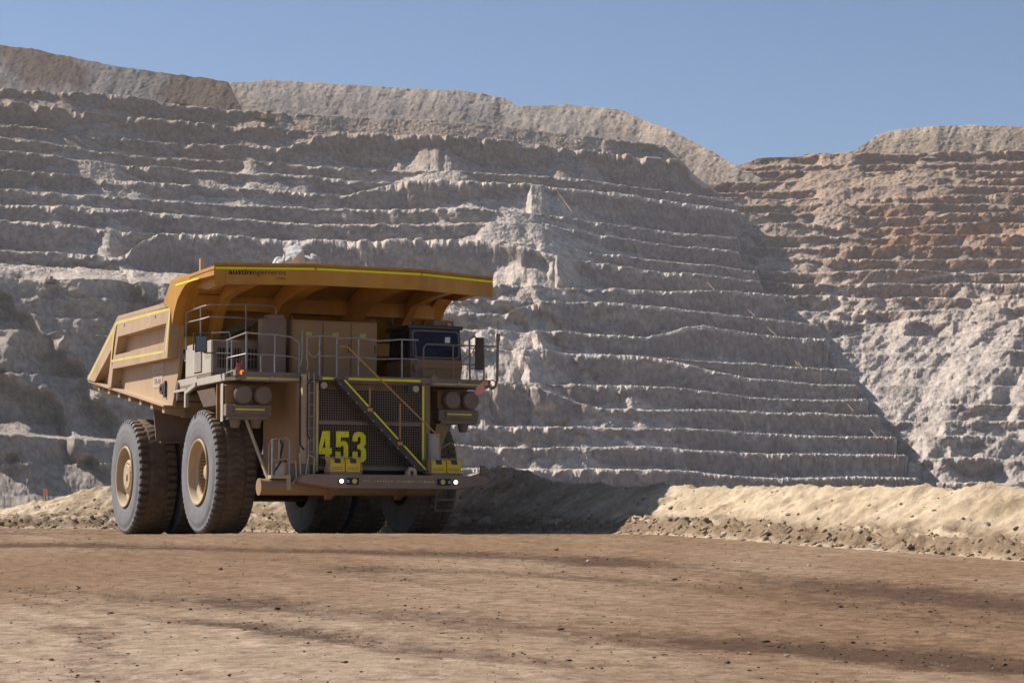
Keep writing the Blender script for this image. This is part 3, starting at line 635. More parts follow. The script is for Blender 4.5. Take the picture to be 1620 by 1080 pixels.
wheel(4.49, -6.65, 1, TYRE_R, RIM_R, spin=0.2); wheel(3.02, -6.65, 1, TYRE_R, RIM_R, False, 0.6)

# ---- running gear
b = MB(); b.box(-1.25, -0.85, -8.6, 3.6, 1.55, 2.5); b.box(0.85, 1.25, -8.6, 3.6, 1.55, 2.5)
for y in (-8.2, -4.2, -1.5, 1.6, 3.3): b.box(-0.85, 0.85, y - 0.25, y + 0.25, 1.65, 2.4)
part(b, 'frame', 'darksteel')
b = MB(); b.tube([(-2.75, 0, 1.85), (2.75, 0, 1.85)], 0.42, 16); part(b, 'front_axle', 'darksteel')
b = MB(); b.lathe_x([(-2.6, 0.02), (-2.6, 0.62), (-1.5, 0.8), (1.5, 0.8), (2.6, 0.62), (2.6, 0.02)], -6.65, 1.9, 28); part(b, 'rear_axle', 'darksteel')
for s in (-1, 1):
    b = MB(); b.tube([(s * 2.35, 0.1, 1.7), (s * 2.2, 0.2, 3.2)], 0.30, 16); b.tube([(s * 2.2, 0.2, 3.1), (s * 2.1, 0.25, 4.4)], 0.22, 16); part(b, 'suspension_strut', 'brown')
b = MB(); b.box(-1.1, 1.1, -1.2, 3.3, 1.35, 3.9); part(b, 'engine', 'darksteel')
b = MB(); b.yz([(-4.2, 4.0), (-1.9, 4.0), (-1.9, 2.98), (-2.05, 2.7), (-4.0, 2.7), (-4.2, 3.0)], -2.6, -1.35); part(b, 'fuel_tank', 'brown', bevel=0.02)
b = MB(); b.xz([(-4.10, 4.18), (-2.4, 4.18), (-2.4, 2.95), (-3.9, 2.95), (-4.0, 3.1)], -4.62, -4.56); b.box(-3.9, -2.4, -4.56, -4.35, 2.95, 3.0); part(b, 'mud_flap', 'brown')
b = MB(); b.box(1.6, 3.0, -4.2, -2.6, 2.5, 4.1); part(b, 'hydraulic_tank', 'brown', bevel=0.02)
for s in (-1, 1): b = MB(); b.tube([(s * 1.8, -3.8, 1.9), (s * 1.9, -5.0, 4.6)], 0.18, 12); part(b, 'hoist_cylinder', 'brown')

# ---- dump body
XO, XI = 4.51, 4.17                              # proud frames / recessed plate
SIL = [(-11.76, 5.40), (-7.75, 7.35), (-2.15, 7.30), (-1.15, 8.0), (3.2, 7.86), (3.24, 7.44), (1.5, 7.40), (0.27, 7.60), (-.13, 7.47), (-.54, 7.27), (-.94, 6.91), (-1.27, 6.52), (-1.40, 5.4), (-1.55, 5.0), (-2.15, 4.02)]
dump_body = MB(); floor = [(-11.7, 5.36), (-2.2, 4.0), (-2.2, 4.16), (-11.7, 5.52)]
dump_body.yz(floor, -XI + 0.1, XI - 0.1); body = part(dump_body, 'dump_body', 'body')
for s in (-1, 1):
    b = MB(); b.yz(SIL, s * (XI - 0.11), s * XI); pl = part(b, 'side_plate', 'body', body)
    f = lambda l: [side(*p) for p in l]
    OTL, OTR, OBR, OBL = (187, 503), (270, 486), (264.5, 566), (177, 583.5); ITL, ITR, IBR, IBL = (187, 532.5), (263, 511), (259, 543.5), (182, 561.5)
    b = MB()
    for q in ((OTL, OTR, ITR, ITL), (OTR, OBR, IBR, ITR), (OBR, OBL, IBL, IBR), (OBL, OTL, ITL, IBL)): b.yz(f(q), s * (XI + 0.002), s * XO)
    part(b, 'panel_frame', 'body', pl)
    b = MB(); b.yz(f([(137.3, 599.5), (186, 501), (186.8, 503), (176.2, 553), (149.5, 603.5)]), s * (XI + 0.002), s * XO); part(b, 'tail_strip', 'body', pl)
    b = MB(); b.yz(f([(176.2, 556), (176.9, 583.6), (178.4, 583.6), (175.2, 613), (169.6, 611)]), s * (XI + 0.002), s * (XO - 0.004)); part(b, 'rib', 'body', pl)
    b = MB(); b.yz(f([(187, 499.8), (253, 481), (258, 478.6), (262, 486.5), (187, 504.5)]), s * (XI + 0.004), s * (XO + 0.006)); part(b, 'top_rail', 'body', pl); b = MB(); b.yz(f([(258.6, 478), (270.8, 442.5), (300, 434.6), (300, 446), (293, 450.5), (287, 460), (281, 472), (275.5, 492), (271.8, 513), (270.4, 487), (262.2, 484.5)]), s * (XI + 0.002), s * (XO - 0.004)); part(b, 'cheek_plate', 'canopy', pl)
    b = MB(); b.yz([(-1.0, 7.96), (3.15, 7.82), (3.15, 7.62), (-0.6, 7.72)], s * (XI + 0.002), s * (XO - 0.02)); part(b, 'canopy_rail', 'canopy', pl)
    b = MB(); b.yz([(-11.76, 5.36), (-2.15, 3.99), (-2.15, 4.05), (-11.76, 5.44)], s * (XI - 0.3), s * (XO - 0.05)); part(b, 'bottom_flange', 'body', pl)
    def tape(a, c, w=0.05, x=XO + 0.004):
        (y0, z0), (y1, z1) = side(*a), side(*c); L = math.hypot(y1 - y0, z1 - z0); ny, nz = -(z1 - z0) / L * w, (y1 - y0) / L * w
        bb = MB(); bb.yz([(y0 - ny, z0 - nz), (y1 - ny, z1 - nz), (y1 + ny, z1 + nz), (y0 + ny, z0 + nz)], s * (x - 0.003), s * x); part(bb, 'yellow_tape', 'yellowdusty', pl)
    tape((139.3, 599.5), (184.5, 511.5), 0.06); tape((184.5, 511), (268.5, 488.6), 0.045); tape((269, 489.5), (262, 556), 0.07); tape((176.5, 571), (259.5, 556), 0.04); tape((181.5, 513), (175.5, 571), 0.06)
    b = MB(); b.yz([side(278, 452.5), side(315, 441), side(315, 439), side(278, 450)], s * (XO - 0.02), s * (XO + 0.006)); part(b, 'yellow_tape', 'yellow', pl)
    for cx_, cy_ in ((-8.7, 5.44), (-3.15, 4.62)):            # lifting eyes
        b = MB(); n = 18
        o_ = [(cx_ + 0.22 * math.cos(2 * math.pi * k / n), cy_ + 0.17 * math.sin(2 * math.pi * k / n)) for k in range(n)]; i_ = [(cx_ + 0.10 * math.cos(2 * math.pi * k / n), cy_ + 0.085 * math.sin(2 * math.pi * k / n)) for k in range(n)]
        for k in range(n):
            k2 = (k + 1) % n; b.yz([o_[k], o_[k2], i_[k2], i_[k]], s * (XI + 0.002), s * (XI + 0.09))
        b.yz([(cx_ + 0.22, cy_ - 0.25), (cx_ + 0.36, cy_ - 0.28), (cx_ + 0.36, cy_ + 0.24), (cx_ + 0.22, cy_ + 0.2)], s * (XI + 0.002), s * (XI + 0.07)); part(b, 'lifting_eye', 'darksteel', pl)
    for k in range(7):                                        # stubs of the floor beams
        y = -10.6 + k * 1.35; z = 5.40 - (y + 11.76) * 0.1456
        b = MB(); b.hexa([(s * (XI - 0.5), y - 0.13, z - 0.34), (s * (XO - 0.15), y - 0.13, z - 0.22), (s * (XO - 0.15), y + 0.13, z - 0.24), (s * (XI - 0.5), y + 0.13, z - 0.36), (s * (XI - 0.5), y - 0.13, z - 0.06), (s * (XO - 0.15), y - 0.13, z - 0.06), (s * (XO - 0.15), y + 0.13, z - 0.08), (s * (XI - 0.5), y + 0.13, z - 0.08)]); part(b, 'floor_beam', 'body', body)
    b = MB(); b.disc_y(s * (XI + 0.02), 5.22, 0.15, -11.55, -10.95, 16); part(b, 'tail_roller', 'body', body)
for k in range(9):
    y = -10.9 + k * 1.02; z = 5.40 - (y + 11.76) * 0.1456
    b = MB(); b.box(-XI + 0.5, XI - 0.5, y - 0.14, y + 0.14, z - 0.38, z - 0.02); part(b, 'cross_beam', 'body', body)
for x in (-1.05, 1.05): b = MB(); b.yz([(-10.5, 5.15), (-2.4, 3.95), (-2.4, 3.3), (-10.5, 4.7)], x - 0.2, x + 0.2); part(b, 'floor_rail', 'darksteel', body)
b = MB(); b.tube([(-4.45, -10.9, 5.0), (-4.46, -10.75, 4.78), (-4.46, -10.3, 4.70), (-4.45, -9.9, 4.8), (-4.42, -9.75, 5.02)], 0.012, 5); part(b, 'cable_loop', 'rope', body)
# front wall, canopy deck, ribs
WALL = [(0.75, 7.78), (-0.25, 7.52), (-0.95, 7.12), (-1.55, 6.45), (-3.0, 4.25)]
b = MB(); back = [(y - 0.10, z + 0.10) for y, z in WALL]; b.yz(WALL + back[::-1], -XI + 0.11, XI - 0.11); part(b, 'front_wall', 'canopy', body)
LX, LY0, LY1 = 1.70, 3.24, 4.22
b = MB(); b.xy([(-XO, -1.1), (-XO, LY0), (-LX, LY1), (LX, LY1), (XO, LY0), (XO, -1.1)], 7.80, 7.895); canopy = part(b, 'canopy', 'canopy', body)
LIP = [(-XO, LY0), (-LX, LY1), (LX, LY1), (XO, LY0)]
for (x0, y0), (x1, y1) in zip(LIP[:-1], LIP[1:]):
    b = MB(); L = math.hypot(x1 - x0, y1 - y0); nx, ny = -(y1 - y0) / L, (x1 - x0) / L; t_ = 0.09
    P4 = lambda z: [(x0, y0, z), (x1, y1, z), (x1 - nx * t_, y1 - ny * t_, z), (x0 - nx * t_, y0 - ny * t_, z)]
    b.prism(P4(7.39), P4(7.93)); lp = part(b, 'canopy_lip', 'canopy', canopy)
    g = 0.012
    b = MB(); P5 = lambda z, a=g, c=-0.0: [(x0 + (x1 - x0) * .01 + nx * a, y0 + (y1 - y0) * .01 + ny * a, z), (x1 - (x1 - x0) * .005 + nx * a, y1 - (y1 - y0) * .005 + ny * a, z), (x1 - (x1 - x0) * .005 + nx * 0.001, y1 - (y1 - y0) * .005 + ny * 0.001, z), (x0 + (x1 - x0) * .01 + nx * 0.001, y0 + (y1 - y0) * .01 + ny * 0.001, z)]
    b.prism(P5(7.79), P5(7.855)); part(b, 'yellow_tape', 'yellow', lp)
    b = MB(); P6 = lambda z, w: [(x0 + nx * w, y0 + ny * w, z), (x1 + nx * w, y1 + ny * w, z), (x1 - nx * 0.12, y1 - ny * 0.12, z), (x0 - nx * 0.12, y0 - ny * 0.12, z)]
    b.prism(P6(7.932, 0.03), P6(7.975, 0.03)); part(b, 'lip_flange', 'canopy', lp)
    b = MB(); b.prism(P6(7.345, -0.005), P6(7.388, -0.005)); part(b, 'lip_flange', 'canopy', lp)
for s in (-1, 1):
    b = MB(); b.yz([(4.0, 7.79), (4.05, 7.42), (2.1, 7.36), (0.6, 7.12), (-0.25, 6.72), (-0.7, 6.2), (-2.0, 4.6), (-2.5, 4.6), (-1.35, 6.5), (-0.7, 7.2), (0.3, 7.6), (1.2, 7.79)], s * 1.02, s * 1.47); part(b, 'canopy_rib', 'canopy', body)
    b = MB(); b.yz([(2.9, 7.79), (3.1, 7.42), (1.6, 7.38), (0.2, 7.25), (-0.5, 6.8), (-0.9, 6.2), (-2.2, 4.6), (-2.7, 4.6), (-1.35, 6.6), (-0.7, 7.25), (0.3, 7.62), (1.2, 7.79)], s * 3.0, s * 3.25); part(b, 'canopy_rib', 'canopy', body)
    b = MB(); b.yz([(3.2, 7.44), (1.5, 7.36), (0.27, 7.56), (-.13, 7.43), (-.54, 7.23), (-.94, 6.87), (-1.3, 6.48), (-1.9, 5.5), (-2.1, 5.5), (-1.5, 6.52), (-1.05, 7.05), (-.6, 7.4), (-.1, 7.62), (0.4, 7.72), (3.1, 7.6)], s * 3.95, s * 4.18); part(b, 'edge_flange', 'canopy', body)
b = MB(); b.box(-4.05, 4.05, -1.0, -0.38, 6.95, 7.40); part(b, 'canopy_beam', 'canopy', body)
b = MB(); b.box(-4.1, 4.1, -1.35, -1.1, 5.75, 6.15); part(b, 'wall_beam', 'canopy', body)
b = MB(); b.box(-3.86, -3.74, -0.44, -0.3, 7.9, 8.52); part(b, 'marker_post', 'body', body)
# lettering on the lip
def text_mesh(txt, bold=0.0):
    cu = bpy.data.curves.new('t', 'FONT'); cu.body = txt; cu.size = 1.0; cu.offset = bold; cu.resolution_u = 3
    o = bpy.data.objects.new('t', cu); C.objects.link(o); bpy.context.view_layer.update()
    me = bpy.data.meshes.new_from_object(o.evaluated_get(bpy.context.evaluated_depsgraph_get()))
    bpy.data.objects.remove(o); bpy.data.curves.remove(cu)
    v = np.array([x.co[:] for x in me.vertices]); f = [tuple(p.vertices) for p in me.polygons]; bpy.data.meshes.remove(me); return v, f
def put_text(txt, name, origin, ux, uz, width, height, mat, parent, bold=0.0, ext=None):
    """text mapped so that its box starts at origin and runs width along ux; height = height of its whole box along uz"""
    v, f = text_mesh(txt, bold); mn, mx2 = v.min(0), v.max(0); o = Vector(origin); ux = Vector(ux); uz = Vector(uz)
    pts = [o + ux * ((p[0] - mn[0]) / (mx2[0] - mn[0]) * width) + uz * ((p[1] - mn[1]) / (mx2[1] - mn[1]) * height) for p in v]
    b = MB(); b.add(pts, f); return part(b, name, mat, parent)
fx, fy = (-LX + XO), (LY1 - LY0); fl = math.hypot(fx, fy); ux = (fx / fl, fy / fl, 0); nrm = (-fy / fl, fx / fl)
def on_lip(t, z): return (-XO + ux[0] * t + nrm[0] * 0.006, LY0 + ux[1] * t + nrm[1] * 0.006, z)
put_text('austin', 'lettering', on_lip(0.42, 7.635), ux, (0, 0, 1), 0.66, 0.145, 'ink', canopy, bold=0.022)
put_text('ingenieros', 'lettering', on_lip(1.085, 7.595), ux, (0, 0, 1), 1.02, 0.175, 'ink', canopy)
put_text('chile', 'lettering', on_lip(1.83, 7.49), ux, (0, 0, 1), 0.27, 0.088, 'ink', canopy)
b = MB(); x_, y_, _ = on_lip(0.33, 0); b.box(x_ - 0.006, x_ + 0.006, y_ - 0.004, y_ + 0.004, 7.39, 7.93); part(b, 'seam', 'brown', canopy)
# plates on the side
def side_plate(y0, y1, z0, z1, name='sign_plate', mat='plate'):
    b = MB(); b.yz([(y0, z0), (y1, z0 - (y1 - y0) * 0.02), (y1, z1 - (y1 - y0) * 0.02), (y0, z1)], -XI - 0.012, -XI - 0.002); return part(b, name, mat, body)
side_plate(-4.45, -3.15, 5.20, 5.50); side_plate(-4.35, -3.25, 4.72, 5.10)
put_text('TM-MA', 'lettering', (-XI - 0.015, -4.24, 4.82), (0, 1, -0.02), (0, 0, 1), 0.88, 0.19, 'brown', body, bold=0.01)
b = MB()
for y in (-4.3, -3.7): b.yz([(y, 5.22), (y + 0.08, 5.22), (y + 0.55, 5.315), (y + 0.47, 5.315)], -XI - 0.018, -XI - 0.013)
part(b, 'lettering', 'brown', body)
# worn ring mark on the upper panel
b = MB(); cy_, cz_ = side(235, 508); n = 22
for k in range(n):
    a0, a1 = 2 * math.pi * k / n, 2 * math.pi * (k + 1) / n
    pr = lambda a, r: (cy_ + 0.30 * r * math.cos(a), cz_ + 0.17 * r * math.sin(a))
    b.yz([pr(a0, 1), pr(a1, 1), pr(a1, 0.72), pr(a0, 0.72)], -XO - 0.006, -XO - 0.003)
part(b, 'painted_ring', 'plate', body)
for px_, py_ in ((197, 514), (246, 501)):
    cy_, cz_ = side(px_, py_); b = MB(); b.disc_x(cy_, cz_, 0.06, -XO - 0.004, -XO - 0.001, 10); part(b, 'bolt_hole', 'darksteel', body)

# ---- the front: radiator, grille, digits
for s in (-1, 1):
    b = MB(); b.xy([(s * 1.74, 4.30), (s * 2.15, 3.85), (s * 2.25, 3.2), (s * 2.5, 1.9), (s * 1.74, 1.9)], 1.78, 4.50); part(b, 'radiator_shroud', 'tan')
b = MB(); b.box(-1.73, 1.73, 3.6, 4.12, 1.75, 4.5); part(b, 'radiator', 'void')
b = MB()
for s in (-1, 1): b.box(s * 1.64, s * 1.80, 4.22, 4.42, 1.80, 4.50)
b.box(-1.639, 1.639, 4.30, 4.40, 3.21, 3.33); b.box(-1.639, 1.639, 4.30, 4.40, 1.88, 2.0); b.box(-1.639, 1.639, 4.28, 4.40, 4.44, 4.52); grille = part(b, 'grille_frame', 'brown')
b = MB()
for k in range(44): x = -1.60 + k * 3.2 / 43; b.box(x - 0.008, x + 0.008, 4.325, 4.34, 2.0, 4.44)
for k in range(33): z = 2.04 + k * 2.36 / 32; b.box(-1.64, 1.64, 4.341, 4.354, z - 0.008, z + 0.008)
part(b, 'grille_mesh', 'brown', grille)
b = MB(); b.box(-1.25, 0.75, 4.18, 4.20, 4.26, 4.43); part(b, 'makers_plate', 'canopy', grille)
for s in (-1, 1): b = MB(); b.box(s * 1.655, s * 1.715, 4.422, 4.428, 2.2 if s > 0 else 1.85, 4.42); part(b, 'yellow_tape', 'yellow' if s > 0 else 'yellowdusty', grille)
D4 = [[(.5, 0), (.84, 0), (.84, 1), (.5, 1)], [(.842, .21), (1, .21), (1, .415), (.842, .415)], [(0, .21), (.498, .21), (.498, .415), (0, .415)], [(0, .417), (.28, .417), (.498, .77), (.498, 1), (.28, 1)]]
D5 = [[(.05, 1), (1, 1), (1, .8), (.4, .8), (.4, .63), (.55, .68), (.8, .66), (.95, .55), (.97, .2), (.85, .03), (.6, 0), (.2, 0), (.03, .1), (0, .32), (.38, .32), (.4, .17), (.6, .15), (.62, .25), (.62, .48), (.5, .53), (.4, .47), (.05, .47)]]
D3 = [[(0, .68), (0, .82), (.12, .95), (.4, 1), (.75, .98), (.95, .87), (.98, .65), (.9, .53), (.78, .5), (.95, .44), (1, .3), (1, .12), (.85, .02), (.5, -.02), (.15, .02), (0, .15), (0, .34), (.36, .34), (.38, .16), (.5, .13), (.62, .17), (.63, .38), (.5, .43), (.35, .43), (.35, .57), (.5, .58), (.6, .65), (.6, .8), (.5, .84), (.38, .8), (.37, .68)]]
for d, x0, x1, z0, z1 in ((D4, -1.63, -1.22, 2.16, 3.02), (D5, -1.11, -0.69, 2.14, 3.02), (D3, -0.57, -0.14, 2.12, 3.02)):
    b = MB()
    for poly in d: b.xz([(x0 + (x1 - x0) * u, z0 + (z1 - z0) * v) for u, v in poly], 4.40, 4.425)
    o = part(b, 'number_digit', 'digit')
    for u, v in ((.2, .28), (.75, .93), (.7, .1)): bb = MB(); bb.disc_y(x0 + (x1 - x0) * u, z0 + (z1 - z0) * v, 0.014, 4.426, 4.435, 6); part(bb, 'rivet', 'darksteel', o)
for x, z in ((-1.5, 4.36), (1.42, 4.33)):
    b = MB(); b.box(x - 0.25 if x > 0 else x - 0.12, x + 0.14, 4.36, 4.45, z - 0.13, z + 0.13); o = part(b, 'work_lamp', 'darksteel'); b = MB(); b.disc_y(x, z, 0.10, 4.451, 4.50, 16); part(b, 'lens', 'grey', o)

# ---- bumper and cross tube
b = MB(); b.xz([(-2.42, 1.50), (-2.42, 1.58), (-2.36, 1.68), (-2.25, 1.73), (3.38, 1.73), (3.50, 1.68), (3.56, 1.60), (3.54, 1.51), (3.40, 1.44), (2.55, 1.31), (-1.40, 1.31), (-2.30, 1.45)], 4.62, 5.16); bumper = part(b, 'bumper', 'bumper', bevel=0.03)
b = MB(); b.tube([(-3.45, 4.50, 1.36), (2.2, 4.50, 1.36)], 0.235, 24); tube = part(b, 'cross_tube', 'tan', smooth=True)
b = MB(); b.disc_x(4.50, 1.36, 0.25, -3.50, -3.452, 24); part(b, 'end_cap', 'tan', tube)
for x in (-1.3, 0.9): b = MB(); b.hexa([(x - 0.1, 4.3, 1.0), (x + 0.1, 4.3, 1.0), (x + 0.1, 4.62, 1.12), (x - 0.1, 4.62, 1.12), (x - 0.14, 4.3, 1.75), (x + 0.14, 4.3, 1.75), (x + 0.14, 4.9, 1.31), (x - 0.14, 4.9, 1.31)]); part(b, 'tow_bracket', 'tan')
b = MB(); b.box(-2.0, 2.2, 3.7, 4.6, 1.60, 1.75); part(b, 'front_sill', 'brown')
b = MB()
for k in range(26):
    x = -0.52 + k * 0.088
    if k in (3, 11, 19): continue
    w = random.uniform(0.03, 0.07); h = random.uniform(0.02, 0.05); z = 1.545 + random.uniform(-0.006, 0.006) - 0.0003 * k
    b.box(x, x + w, 5.161, 5.164, z - h / 2, z + h / 2)
part(b, 'worn_lettering', 'yellowdusty', bumper)
for s, xl, xy in ((0, -1.20, -0.80), (1, 2.42, 2.00)):
    b = MB(); b.box(min(xl + 0.16, xy - 0.14) if s == 0 else xy - 0.16, xy + 0.14 if s == 0 else xl - 0.16, 5.161, 5.20, 1.44, 1.63); o = part(b, 'lamp_housing', 'black', bumper)
    b = MB(); b.disc_y(xy, 1.535, 0.075, 5.201, 5.225, 16); part(b, 'fog_lamp', 'lens', bumper)
    b = MB(); b.disc_y(xl, 1.535, 0.085, 5.161, 5.19, 16); part(b, 'lamp_housing', 'black', bumper)
    b = MB(); b.disc_y(xl, 1.535, 0.058, 5.191, 5.215, 16); part(b, 'headlamp', 'lamp', bumper)
    b = MB(); xm = (xl + xy) / 2; b.box(xm - 0.04, xm + 0.04, 5.201, 5.206, 1.50, 1.52); b.box(xm - 0.04, xm + 0.04, 5.201, 5.206, 1.545, 1.565); part(b, 'lamp_mark', 'white', bumper)
# yellow battery boxes in their racks
for x0, x1 in ((-1.50, -0.56), (1.70, 2.66)):
    b = MB(); yb, yf = 4.63, 5.12
    b.box(x0 - 0.03, x1 + 0.03, yb, yf, 1.732, 1.80); rk = part(b, 'box_rack', 'brown', bumper)
    wd = (x1 - x0 - 0.03) / 2
    for k in range(2):
        a = x0 + k * (wd + 0.03)
        b = MB(); b.yz([(yb + 0.04, 1.802), (yf - 0.05, 1.802), (yf - 0.05, 2.08), (yf - 0.12, 2.20), (yb + 0.1, 2.20), (yb + 0.04, 2.1)], a, a + wd); bx_o = part(b, 'battery_box', 'boxyellow', rk, bevel=0.012)
        b = MB(); b.hexa([(a + wd * .3, yf - 0.08, 2.06), (a + wd * .72, yf - 0.08, 2.06), (a + wd * .72, yf - 0.04, 2.06), (a + wd * .3, yf - 0.04, 2.06), (a + wd * .3, yf - 0.14, 2.19), (a + wd * .72, yf - 0.14, 2.19), (a + wd * .72, yf - 0.11, 2.195), (a + wd * .3, yf - 0.11, 2.195)]); part(b, 'handle_recess', 'darksteel', bx_o)
        b = MB()
        for i in range(2):
            for j in range(5): xx = a + wd * (0.12 + 0.15 * j); b.box(xx, xx + wd * 0.11, yf - 0.049, yf - 0.046, 1.87 + i * 0.05, 1.895 + i * 0.05)
        part(b, 'lettering', 'brown', bx_o)
    b = MB(); b.tube([(x0 - 0.02, yf, 1.80), (x0 - 0.02, yf, 2.23), (x0 - 0.10, yb, 2.23)], 0.016, 5); b.tube([(x0 - 0.02, yf, 2.23), (x1 + 0.02, yf, 2.23), (x1 + 0.02, yf, 1.80)], 0.014, 5)
    for k in range(4): y = yb + 0.1 * k + 0.03; b.box(x0 - 0.05, x0 - 0.035, y, y + 0.05, 1.80, 1.9 + 0.1 * k)
    part(b, 'rack_frame', 'rim', rk)
# flag mast
b = MB(); b.box(3.30, 3.42, 4.98, 5.10, 1.732, 2.05); mast = part(b, 'mast_socket', 'brown', bumper)
b = MB(); b.tube([(3.36, 5.04, 2.05), (3.38, 5.04, 3.4), (3.43, 5.04, 4.66)], 0.014, 5); part(b, 'whip', 'steel', mast)
b = MB(); b.prism([(3.425, 5.045, 4.62), (3.425, 5.045, 4.22), (3.10, 5.06, 4.16), (3.17, 5.0, 4.38)], [(3.425, 5.035, 4.62), (3.425, 5.035, 4.22), (3.10, 5.05, 4.16), (3.17, 4.99, 4.38)]); part(b, 'pennant', 'flag', mast)
# hanging step
b = MB(); b.tube([(1.95, 4.9, 1.32), (1.88, 4.9, 0.70), (2.48, 4.9, 0.70), (2.56, 4.9, 1.32)], 0.022, 5); b.box(1.95, 2.53, 4.84, 4.98, 1.0, 1.035); b.box(1.86, 2.5, 4.84, 4.98, 0.68, 0.715); part(b, 'hanging_step', 'brown', bumper)

# ---- decks
b = MB(); b.xy([(-4.15, -1.9), (-4.15, 3.2), (-3.85, 3.9), (-2.0, 3.9), (-2.0, -1.9)], 4.50, 4.60); deckR = part(b, 'deck', 'brown')
b = MB(); b.box(-4.15, -4.10, -1.9, 0.4, 4.60, 4.80); b.box(-4.152, -4.10, 0.42, 3.2, 4.52, 4.72); part(b, 'deck_side', 'grey', deckR)
b = MB(); b.box(-3.84, -2.02, 3.88, 3.93, 4.46, 4.74); part(b, 'deck_edge', 'brown', deckR)
b = MB(); b.box(-3.72, -2.06, 3.931, 3.936, 4.51, 4.58); part(b, 'yellow_tape', 'yellowdusty', deckR)
b = MB(); b.box(-1.998, 1.998, 2.0, 4.48, 4.53, 4.60); deckC = part(b, 'deck', 'brown')
b = MB(); b.box(-1.70, -1.0, 4.481, 4.58, 4.50, 4.62); b.box(-0.86, 1.99, 4.481, 4.52, 4.50, 4.66); part(b, 'deck_edge', 'brown', deckC)
b = MB(); b.box(-1.58, -1.18, 4.581, 4.586, 4.53, 4.59); b.box(-0.75, 1.55, 4.521, 4.526, 4.54, 4.60); part(b, 'yellow_tape', 'yellow', deckC)
b = MB(); b.box(2.0, 4.1, -1.0, 3.9, 4.50, 4.60); deckL = part(b, 'deck', 'brown')
b = MB(); b.box(2.02, 4.12, 3.90, 3.95, 4.46, 4.70); part(b, 'deck_edge', 'brown', deckL)
b = MB(); b.box(2.15, 3.85, 3.951, 3.956, 4.52, 4.56); part(b, 'yellow_tape', 'yellowdusty', deckL)
b = MB(); b.disc_y(2.0, 4.63, 0.12, 3.96, 4.56, 14); part(b, 'deck_lamp', 'brown', deckL)
for x in (-2.95, 3.05): b = MB(); b.disc_y(x, 4.56, 0.05, 3.957, 3.99, 10); part(b, 'deck_knob', 'grey')
# pipes, brackets and guards under the sunlit deck
for z in (4.62, 4.28): b = MB(); b.tube([(-4.2, -1.55, z), (-3.2, -1.35, z)], 0.13, 14); part(b, 'exhaust_pipe', 'brown')
b = MB(); b.box(-4.2, -4.1, -2.0, -0.6, 4.42, 4.50); b.yz([(-0.75, 4.42), (0.4, 4.62), (0.4, 4.50), (-0.6, 4.32), (-0.6, 3.9), (-0.75, 3.9)], -4.2, -4.1); part(b, 'deck_bracket', 'grey', deckR)
b = MB(); b.prism([(-4.15, 0.45, 4.35), (-4.15, 2.2, 4.35), (-4.0, 2.1, 3.85), (-4.0, 0.65, 3.85)], [(-3.2, 0.45, 4.35), (-3.2, 2.2, 4.35), (-3.2, 2.1, 3.85), (-3.2, 0.65, 3.85)]); part(b, 'mud_guard', 'brown')
b = MB(); b.box(-4.1, -2.3, 2.25, 2.31, 3.4, 4.49); part(b, 'fender_plate', 'tan')
b = MB(); b.box(2.3, 4.05, 2.25, 2.31, 3.6, 4.49); part(b, 'fender_plate', 'tan')
b = MB(); b.box(-3.0, -2.3, -1.5, 2.2, 3.95, 4.49); part(b, 'fender_box', 'tan')
b = MB(); b.box(2.3, 3.0, -0.9, 2.2, 3.95, 4.49); part(b, 'fender_box', 'tan')

# ---- air cleaners with their trays, one set each side
for s, xs, x0, x1 in ((-1, (-3.68, -3.07), -4.18, -2.78), (1, (3.00, 3.62), 2.58, 3.90)):
    b = MB(); b.box(x0 + 0.04, x1 - 0.04, 2.75, 3.30, 3.82, 4.38); ac = part(b, 'air_cleaner', 'tan', bevel=0.015)
    for x in xs:
        b = MB(); b.disc_y(x, 4.08, 0.255, 3.30, 3.62, 32); b.disc_y(x, 4.08, 0.275, 3.42, 3.47, 32); b.disc_y(x, 4.08, 0.275, 3.53, 3.58, 32); part(b, 'filter_canister', 'brown', ac)
        b = MB(); b.disc_y(x, 4.08, 0.24, 3.621, 3.64, 32); part(b, 'filter_lid', 'brown', ac)
    b = MB(); b.box(x0, x1, 2.95, 3.50, 3.45, 3.80); b.box(x0 + 0.22, x1 - 0.18, 3.501, 3.56, 3.52, 3.78); tr = part(b, 'tray', 'brown', ac, bevel=0.012)
    b = MB(); b.box(x0 + 0.27, x1 - 0.24, 3.561, 3.565, 3.63, 3.67); part(b, 'yellow_tape', 'yellow', tr)
    b = MB(); b.box(x0 + 0.06, x1 - 0.06, 2.98, 3.52, 3.36, 3.448); part(b, 'tray_base', 'brown', ac)
    for x in (x0 + 0.35, x1 - 0.4): b = MB(); b.disc_z(x, 3.25, 0.12, 3.12, 3.36, 16, r2=0.18); part(b, 'dust_cup', 'brown', ac)
b = MB(); b.tube([(-3.52, 3.35, 3.36), (-3.18, 4.42, 1.58)], 0.05, 8); part(b, 'brace_rod', 'rim')
b = MB(); b.box(-4.20, -4.182, 3.0, 3.22, 3.30, 4.42); part(b, 'side_guard', 'grey')
b = MB(); b.xz([(2.55, 3.36), (3.0, 3.36), (2.45, 1.9), (2.3, 1.9)], 3.0, 3.4); part(b, 'support_leg', 'tan')
b = MB(); b.disc_z(2.06, 4.28, 0.2, 1.76, 3.0, 18); part(b, 'coolant_tank', 'grey')

